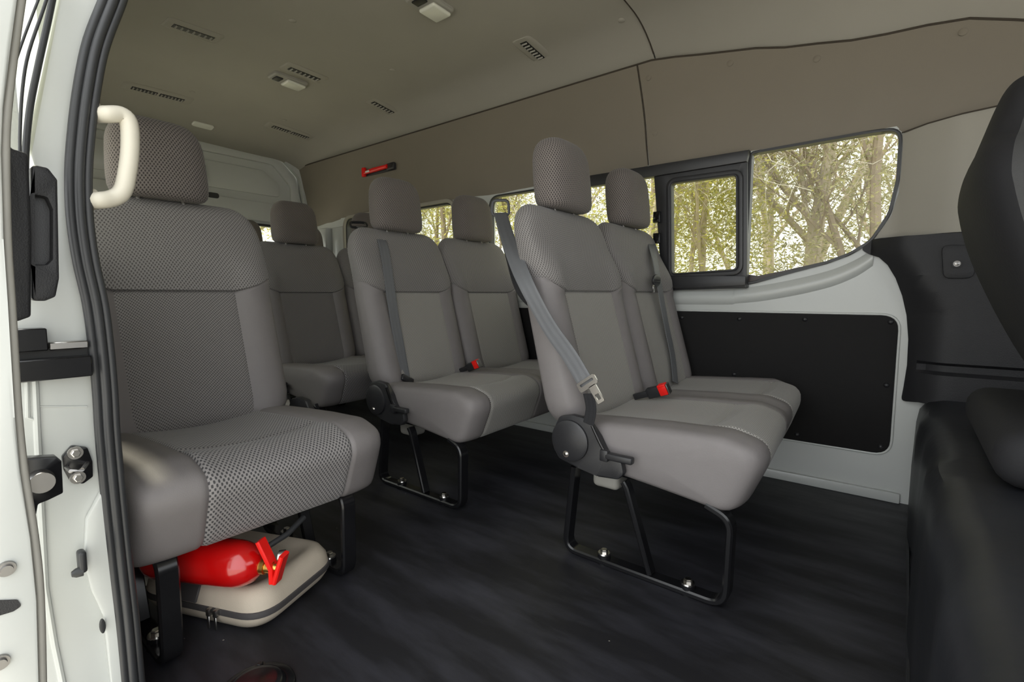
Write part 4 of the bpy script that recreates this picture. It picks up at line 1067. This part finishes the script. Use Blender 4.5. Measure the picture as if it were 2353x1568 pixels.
mesh('printed_line', bm, M['paper'], st, smooth=False)

# floor boss cap
bo = root('floor_boss', (-0.93, 0.375, 0.0), 'black painted round metal boss on the floor at the bottom edge, by the sill', 'floor fitting')
cc = hit(590, 1588, 2, 0.0)
bm = bm_new(); add_tube2(bm, [cc + Vector((0, 0, z)) for z in (0, 0.006, 0.008, 0.008, 0.016, 0.019, 0.019, 0.020, 0.021)], [0.066, 0.064, 0.060, 0.050, 0.045, 0.040, 0.033, 0.020, 0.004], 48); mesh('dome', bm, M['blackpaint'], bo)
for an in (0.5, 2.6, 4.7):
    bm = bm_new(); bolt(bm, cc + Vector((0.055 * math.cos(an), 0.055 * math.sin(an), 0.007)), (0, 0, 1), 0.006, 0.006); mesh('boss_screw', bm, M['blackpaint'], bo)

# cream grab handle inside the pillar
gh = root('grab_handle', (-1.03, 0.25, 0.92), 'cream plastic grab handle on the pillar in front of the single headrest', 'grab handle')
gx = -0.99
P = [hx(212, 262, gx - .03), hx(240, 263, gx), hx(278, 264, gx), hx(296, 284, gx), hx(299, 340, gx), hx(292, 400, gx), hx(281, 440, gx), hx(258, 456, gx), hx(222, 461, gx), hx(206, 460, gx - .03)]
bm = bm_new(); add_tube(bm, cr(P, 5), 0.0128, 14); mesh('grip', bm, M['cream'], gh)
for pp in (P[0], P[-1]):
    bm = bm_new(); add_box(bm, (pp.x - 0.02, pp.y - 0.02, pp.z - 0.016), (pp.x + 0.022, pp.y + 0.008, pp.z + 0.016), 0.006, 3); mesh('mount', bm, M['cream'], gh)

# ------------------------------------------------------------------ fittings on the jamb
st = root('door_striker', (JX, 0.17, 0.47), 'black steel striker plate with two bolts on the white door jamb', 'striker')
bm = bm_new(); Q = [JP(142, 1050, -0.995), JP(165, 1024, -0.995), JP(200, 1028, -0.995), JP(212, 1060, -0.995), JP(213, 1095, -0.995), JP(190, 1112, -0.995), JP(160, 1105, -0.995), JP(146, 1080, -0.995)]
add_plate(bm, round_poly(Q, 0.004, 3), 'x', JX - 0.001, -0.992, bev=0.001); mesh('plate', bm, M['blackpaint'], st)
for q in ((170, 1039), (176, 1095)):
    bm = bm_new(); c = JP(*q); bolt(bm, (-0.992, c[0], c[1]), (1, 0, 0), 0.006, 0.006); mesh('bolt', bm, M['chrome'], st)
bm = bm_new(); c0 = JP(150, 1072); c1 = JP(198, 1062)
add_tube(bm, [(-0.992, *c0), (-0.965, c0[0], c0[1]), (-0.96, (c0[0] + c1[0]) / 2, c1[1]), (-0.992, *c1)], 0.003, 8); mesh('loop', bm, M['steel'], st)
rb = root('rubber_stop', (JX, 0.18, 0.37), 'black rubber bump stop with a knob on the lower door jamb', 'bump stop')
bm = bm_new(); c = JP(184, 1300, -0.975); add_box(bm, (-0.988, c[0] - 0.002, c[1] - 0.012), (-0.968, c[0] + 0.008, c[1] + 0.022), 0.004, 3); mesh('stop_block', bm, M['rubber'], rb)
bm = bm_new(); c = JP(182, 1315, -0.975); add_tube2(bm, [(-0.975, c[0] + 0.004, c[1]), (-0.975, c[0] - 0.004, c[1]), (-0.975, c[0] - 0.009, c[1])], [0.008, 0.007, 0.004], 14); mesh('knob', bm, M['rubber'], rb)
bm = bm_new(); c = JP(236, 1440, -0.982); 
P2 = [(c[0] + 0.004 * math.cos(a / 16 * 6.283), c[1] + 0.012 * math.sin(a / 16 * 6.283)) for a in range(16)]
add_plate(bm, P2, 'x', -0.986, -0.981, bev=0.001); tag(center_origin(mesh('drain_plug', bm, M['rubber'])), 'small oval black rubber plug low on the door jamb', 'plug')

# ------------------------------------------------------------------ sliding door, slid back
sd = root('sliding_door', (-0.9, 0.10, 0.0), 'white sliding van door pushed back, its leading edge at the left of the opening', 'door')
DX = -0.87
def DP(px, py, x=DX): p = hit(px, py, 0, x); return (p.y, p.z)
bm = bm_new()
inner = [DP(48, -60), DP(25, 100), DP(8, 250), DP(4, 350), DP(8, 550), DP(18, 700), DP(27, 850), DP(34, 960), DP(48, 1090), DP(72, 1240), DP(86, 1380), DP(92, 1600)]
outer = [(DP(-150, 1600)), DP(-150, -60)]
add_plate(bm, inner + outer, 'x', DX - 0.03, DX, bev=0.004); mesh('door_edge', bm, M['doorwhite'], sd)
bm = bm_new()
add_tube(bm, cr([Vector((DX - 0.012, q[0] + 0.004, q[1])) for q in inner], 4), 0.005, 10); mesh('edge_seal', bm, M['lampgrey'], sd)
for q, r_ in (((14, 1307), 0.0065), ((0, 1522), 0.0065)):
    bm = bm_new(); c = DP(*q); add_tube2(bm, [(DX, *c), (DX + 0.004, *c)], [r_ * 1.5, r_ * 1.4], 20); add_tube2(bm, [(DX + 0.003, *c), (DX + 0.008, *c)], [r_, r_ * 0.9], 12); mesh('edge_bolt', bm, M['steel'], sd)
bm = bm_new(); c = DP(18, 1395)
add_plate(bm, round_poly([DP(-20, 1380), DP(40, 1378), DP(50, 1392), DP(30, 1405), DP(-20, 1420)], 0.004, 3), 'x', DX, DX + 0.0015); mesh('latch_slot', bm, M['blackplas'], sd)
# dark inner cappings and handle of the door
HX = -0.93
def HP(px, py, x=HX): p = hit(px, py, 0, x); return (p.y, p.z)
bm = bm_new()
add_plate(bm, round_poly([HP(14, 310), HP(26, 340), HP(66, 352), HP(72, 540), HP(72, 728), HP(38, 740), HP(20, 730), HP(12, 600)], 0.005, 3), 'x', HX - 0.02, HX, bev=0.004); mesh('edge_capping', bm, M['blacksoft'], sd)
bm = bm_new(); hp = round_poly([HP(74, 376), HP(112, 384), HP(134, 412), HP(137, 640), HP(130, 682), HP(106, 692), HP(76, 692)], 0.006, 5)
hole = round_poly([HP(74.5, 446), HP(108, 452), HP(120, 480), HP(120, 596), HP(108, 608), HP(76, 608)], 0.004, 4)
hole = [(a + 0.0008, b) for a, b in hole]
add_plate(bm, hp, 'x', HX - 0.03, HX - 0.004, [hole], 0.003); ih = mesh('inner_handle', bm, M['blacksoft'], sd)
bm = bm_new(); add_plate(bm, hole, 'x', HX - 0.03, HX - 0.022); mesh('handle_recess', bm, M['blackplas'], ih)
bm = bm_new()      # glazed upper part with slanting frame bars
for pts_, r_, o_ in ((((132, -60), (112, 40), (88, 150), (70, 240), (60, 330), (58, 400)), 0.0042, 0.06), (((112, -60), (80, 20), (50, 100), (24, 180), (2, 260)), 0.0016, 0.04), (((125, -60), (100, 20), (66, 120), (52, 200), (46, 300), (46, 400)), 0.002, 0.05)):
    add_tube(bm, cr([Vector((HX - o_, *HP(*q, HX - o_))) for q in pts_], 4), r_, 10)
mesh('window_frame', bm, M['rubber'], sd)
bm = bm_new(); add_plate(bm, [HP(150, -60, HX - 0.065), HP(60, 420, HX - 0.065), HP(-20, 420, HX - 0.065), HP(-20, -60, HX - 0.065)], 'x', HX - 0.067, HX - 0.065)
mesh('window_pane', bm, M['glass'], sd, smooth=False)
# roller bracket under it and the rail behind
bm = bm_new()
P = [HP(42, 1055), HP(130, 1050), HP(142, 1060), HP(146, 1134), HP(110, 1150), HP(88, 1160), HP(84, 1182), HP(70, 1205), HP(56, 1190), HP(50, 1120)]
add_plate(bm, round_poly(P, 0.003, 3), 'x', HX - 0.02, HX, bev=0.002); rbk = mesh('roller_bracket', bm, M['blackpaint'], sd)
bm = bm_new(); c = HP(92, 1105); add_tube2(bm, [(HX, *c), (HX + 0.015, *c)], [0.016, 0.014], 24); mesh('roller', bm, M['steel'], rbk)
bm = bm_new(); c = JP(62, 782)
for (x0, y0, x1, y1, xa, xb, mt, nm) in ((22, 758, 112, 806, -0.99, -0.97, 'blackpaint', 'rail_cap'), (112, 788, 200, 800, -0.99, -0.975, 'chrome', 'rail_lip'), (60, 804, 212, 832, -1.0, -0.985, 'vent', 'rail_channel'), (22, 830, 212, 864, -0.995, -0.965, 'blackpaint', 'rail_lower')):
    pass
gr = root('door_guide_rail', (-0.98, 0.15, 0.62), 'black steel door guide rail crossing the white jamb below the inner handle', 'rail')
for (x0, y0, x1, y1, xa, xb, mt, nm) in ((22, 758, 112, 806, -1.0, -0.97, 'blackpaint', 'rail_cap'), (112, 788, 204, 800, -1.0, -0.975, 'chrome', 'rail_lip'), (40, 802, 214, 836, -1.0, -0.99, 'vent', 'rail_channel'), (22, 832, 214, 864, -1.0, -0.965, 'blackpaint', 'lower_rail')):
    bm = bm_new(); a = HP(x0, y0, xb); b = HP(x1, y1, xb); add_box(bm, (xa, a[0], b[1]), (xb, b[0], a[1]), 0.0015, 1); mesh(nm, bm, M[mt], gr)

# ------------------------------------------------------------------ front platform and front seat
bm = bm_new()
pf = [(0.046, -0.0), (0.046, 0.15), (0.050, 0.30), (0.056, 0.345), (0.075, 0.375), (0.11, 0.388), (0.3, 0.392), (1.6, 0.392)]
rings = []
for y in linsp(0.24, 2.10, 48):
    o = 0.004 * math.sin(y * 9) + 0.003 * math.sin(y * 23)
    rings.append([(x + o * (1 if i < 5 else 0.3), y, z + (0.35 * o if 2 < i < 7 else 0)) for i, (x, z) in enumerate(pf)] + [(1.6, y, -0.02), (0.046, y, -0.02)])
add_loft(bm, rings)
tag(mesh('wall_platform', bm, plain('black_mat_covering', (0.016, 0.017, 0.021), 0.45, noise=0.4, nscale=6, bump=0.5, bscale=25)), kind='structure')
bm = bm_new(); add_tube(bm, [(0.043, y, 0.004 + 0.002 * math.sin(y * 20)) for y in linsp(0.3, 1.95, 30)], 0.004, 6)
tag(mesh('baseboard_front', bm, M['rubber']), kind='structure')
def front_seat(yc, hw, label):
    r = root('front_seat', (0.3, yc, 0.392), label, 'seat', 'front cab seats')
    cols = linsp(-math.pi, math.pi, 49); rows = []
    prof = [(0.45, 0.285, 0.20), (0.50, 0.255, 0.235), (0.58, 0.205, 0.245), (0.66, 0.165, 0.25), (0.74, 0.130, 0.25), (0.82, 0.100, 0.25), (0.90, 0.080, 0.245), (0.95, 0.077, 0.235), (1.0, 0.082, 0.21), (1.04, 0.092, 0.175), (1.08, 0.100, 0.155), (1.12, 0.108, 0.145), (1.16, 0.116, 0.132), (1.19, 0.124, 0.112), (1.205, 0.134, 0.09), (1.213, 0.150, 0.06)]
    for z, x0, h in [(q.x, q.y, q.z) for q in cr(prof, 4)]:
        z = z if z < 0.9 else 0.9 + (z - 0.9) * 0.72
        h = h * hw / 0.25; th_ = 0.16 if z < 0.95 else (0.16 - (z - 0.95) * 0.15)
        if z > 1.105: th_ *= (1.14 - z) / 0.035
        rows.append(sect(x0 + th_, x0, h, yc, z, 3.4, cols))
    rows.append([sum(rows[-1], Vector()) / len(cols)] * len(cols)); rows.insert(0, [sum(rows[0], Vector()) / len(cols)] * len(cols))
    rows = [[p.copy() for p in q] for q in rows]
    def sp(i, j):
        y = rows[min(i + 1, len(rows) - 2)][j].y
        ya = cols[j] 
        if ya < -0.9 and ya > -1.9: return 'head' if i > 29 else 'side'
        return 'back'
    build_soft(rows, sp, r, {'back': ('seat_back', M['fblack'], 0), 'side': ('side_panel', M['fgrey'], 0), 'head': ('headrest_panel', M['fgrey'], 0)})
    bm = bm_new(); add_box(bm, (0.13, yc - hw, 0.392), (0.66, yc + hw, 0.495), 0.045, 5); mesh('seat_cushion', bm, M['fblack'], r)
    return r
front_seat(1.42, 0.285, 'black and grey high-backed front seat at the right edge of the photo')

# ------------------------------------------------------------------ outside
bm = bm_new(); grid(bm, lambda x, y: (x, y, -0.75 + (0.04 * max(0, y - 5))), linsp(-60, 40, 30), linsp(2.6, 60, 30)); tag(mesh('ground_grass', bm, M['ground'], angle='keep'), kind='structure')
bm = bm_new(); grid(bm, lambda x, y: (x, y, -0.75), linsp(-60, 40, 3), linsp(-40, 2.6, 3)); tag(mesh('ground_gravel', bm, M['gravel'], angle='keep'), kind='structure')
def tree(x, y, h, lean, trunk_r, crown, leaves, mat, bark, label, group=None, lsize=0.05, seed=0, z0=-0.6, twigs=0, low=0.0):
    rn = random.Random(seed * 77 + 5)
    r = root('tree', (x, y, z0), label, 'tree', group)
    bm = bm_new(); tips = []
    base = Vector((x, y, z0))
    def branch(p, d, L, rad, lev):
        pts = [p]; rr = [rad]; n = 5
        for k in range(n):
            d = (d + Vector((rn.uniform(-1, 1), rn.uniform(-1, 1), rn.uniform(-.4, .7))) * 0.13).normalized(); pts.append(pts[-1] + d * L / n); rr.append(rad * (1 - 0.55 * (k + 1) / n))
        add_tube(bm, pts, rr, 8 if lev == 0 else 5)
        if lev < 3:
            for k in range(1, n + 1):
                for _ in range(1 if lev == 0 else (1 if rn.random() < .8 else 2)):
                    if lev == 0 and k < 2: continue
                    dd = (d + Vector((rn.uniform(-1, 1), rn.uniform(-1, 1), rn.uniform(-.3, .8)))).normalized(); branch(pts[k], dd, L * rn.uniform(.35, .6), rr[k] * 0.6, lev + 1)
        if lev >= 2: tips.extend(pts[2:])
    branch(base, Vector(lean).normalized(), h, trunk_r, 0)
    if lean[2] < 9:
        branch(base + Vector((0, 0, 0.4)), (Vector(lean).normalized() + Vector((rn.uniform(-.5, .5), rn.uniform(-.3, .3), 0))).normalized(), h * .85, trunk_r * .7, 0)
    mesh('trunk', bm, bark, r)
    if leaves:
        cx_, cy_, cz, rx, ry, rz = crown
        vv = []; ff = []
        for _ in range(int(leaves * 2.4)):
            if rn.random() < 0.55 and tips:
                c = rn.choice(tips) + Vector((rn.gauss(0, .16), rn.gauss(0, .16), rn.gauss(0, .13)))
            else:
                # clumped inside the crown
                k = rn.randrange(40); q = random.Random(seed * 1000 + k)
                cc_ = Vector((cx_ + q.uniform(-rx, rx), cy_ + q.uniform(-ry, ry), cz + q.uniform(-rz, rz)))
                c = cc_ + Vector((rn.gauss(0, .22), rn.gauss(0, .22), rn.gauss(0, .16)))
            if c.z < z0 + 0.02: c.z = z0 + rn.random() * .5
            a = Vector((rn.gauss(0, 1), rn.gauss(0, 1), rn.gauss(0, .7))).normalized(); b = a.cross(Vector((rn.gauss(0, 1), rn.gauss(0, 1), rn.gauss(0, 1)))).normalized()
            s = lsize * 0.62 * rn.uniform(.4, 1.15); i = len(vv); wq = 0.3
            vv += [tuple(c - a * s), tuple(c + b * s * wq), tuple(c + a * s), tuple(c - b * s * wq)]; ff.append((i, i + 1, i + 2, i + 3))
        me = D.meshes.new('foliage'); me.from_pydata([tuple(Vector(v) - base) for v in vv], [], ff); me.materials.append(mat)
        o = D.objects.new('foliage', me); C.objects.link(o); o.parent = r
    if twigs:
        bm = bm_new()
        for _ in range(twigs):
            p = rn.choice(tips) if tips else base; p = Vector(p) + Vector((rn.gauss(0, .2), rn.gauss(0, .2), rn.gauss(0, .2))); d = Vector((rn.gauss(0, 1), rn.gauss(0, .6), rn.gauss(-.3, .8))).normalized()
            pts = [p]
            for k in range(4): d = (d + Vector((rn.gauss(0, .3), rn.gauss(0, .3), rn.gauss(0, .3)))).normalized(); pts.append(pts[-1] + d * 0.16)
            add_tube(bm, pts, [0.004, 0.0035, 0.003, 0.002, 0.001], 3, False)
        mesh('bare_twigs', bm, M['twig'], r)
    return r
GT = 'trees standing beyond the far side of the van'
def tpos(px, y, x=None): p = hit(px, 600, 1, y); return p.x
tree(tpos(1868, 6.2), 6.2, 4.6, (0.03, 0, 1), 0.085, (-0.9, 6.5, 1.7, .9, .8, 1.0), 5200, M['leafm'], M['bark'], 'pale straight trunk tree in the middle of the large front window', GT, 0.055, 1, twigs=420)
tree(tpos(1790, 7.2), 7.2, 5.0, (0.22, 0, 1), 0.07, (-1.8, 7.2, 2.2, 1.0, .8, .8), 5200, M['leafd'], M['bark'], 'leaning forked tree left of the pale trunk in the large front window', GT, 0.055, 2, twigs=320)
tree(tpos(1990, 5.6), 5.6, 4.0, (0.06, 0, 1), 0.06, (-0.35, 5.6, 1.3, .5, .5, .9), 4200, M['leafm'], M['barkdark'], 'dark crooked tree at the right side of the large front window', GT, 0.045, 3, twigs=160)
tree(tpos(1600, 5.4), 5.4, 3.8, (-0.05, 0, 1), 0.045, (-2.0, 5.5, 1.35, .75, .6, .75), 9000, M['leafy'], M['bark'], 'yellow-green bushy tree seen through the framed sliding pane', GT, 0.05, 4, twigs=260)
tree(tpos(1440, 5.6), 5.6, 4.0, (0.1, 0, 1), 0.05, (-3.0, 5.8, 1.4, .7, .6, .8), 7500, M['leafy'], M['bark'], 'bushy tree with pale twigs behind the front bench headrests', GT, 0.05, 5, twigs=420)
tree(tpos(1200, 6.0), 6.0, 4.2, (-0.1, 0, 1), 0.06, (-5.0, 6.0, 1.5, 1.1, .7, 1.0), 8500, M['leafy'], M['barkdark'], 'leafy tree behind the belt guide loop of the front bench', GT, 0.055, 6, twigs=260)
tree(tpos(1010, 5.5), 5.5, 3.6, (0, 0, 1), 0.06, (-6.1, 5.6, 1.3, 1.2, .6, 1.1), 9500, M['leafy'], M['barkdark'], 'dense yellow-green tree between the headrests of the middle bench', GT, 0.055, 7, twigs=120)
tree(tpos(860, 5.8), 5.8, 3.6, (0, 0, 1), 0.06, (-8.3, 5.9, 1.3, 1.5, .6, 1.1), 9500, M['leafy'], M['barkdark'], 'yellow-green tree at the left end of the rear side window', GT, 0.06, 8)
tree(-9.5, 3.9, 3.8, (0, 0, 1), 0.07, (-9.5, 3.9, 1.2, .8, 1.3, 1.1), 9500, M['leafy'], M['barkdark'], 'yellow-green tree seen through the tailgate window', GT, 0.06, 9)
k = 10
for (x, y, m_) in ((-0.3, 10.5, 'leafd'), (-2.2, 11.0, 'leafd'), (-4.2, 10.2, 'leafm'), (-6.5, 10.8, 'leafd'), (-9.0, 10.5, 'leafm'), (-12.0, 10.0, 'leafm'), (-15.5, 9.0, 'leafm'), (-15, 5.5, 'leafd'), (-14.5, 2.0, 'leafm')):
    tree(x, y, 5.5, (random.uniform(-.15, .15), 0, 1), 0.08, (x, y, 1.6, 1.5, .8, 1.7), 2300 if k < 13 else 6000, M[m_], M['bark' if k % 2 else 'barkdark'], 'background woodland tree standing behind the nearer trees', 'background woodland trees', 0.075, k); k += 1
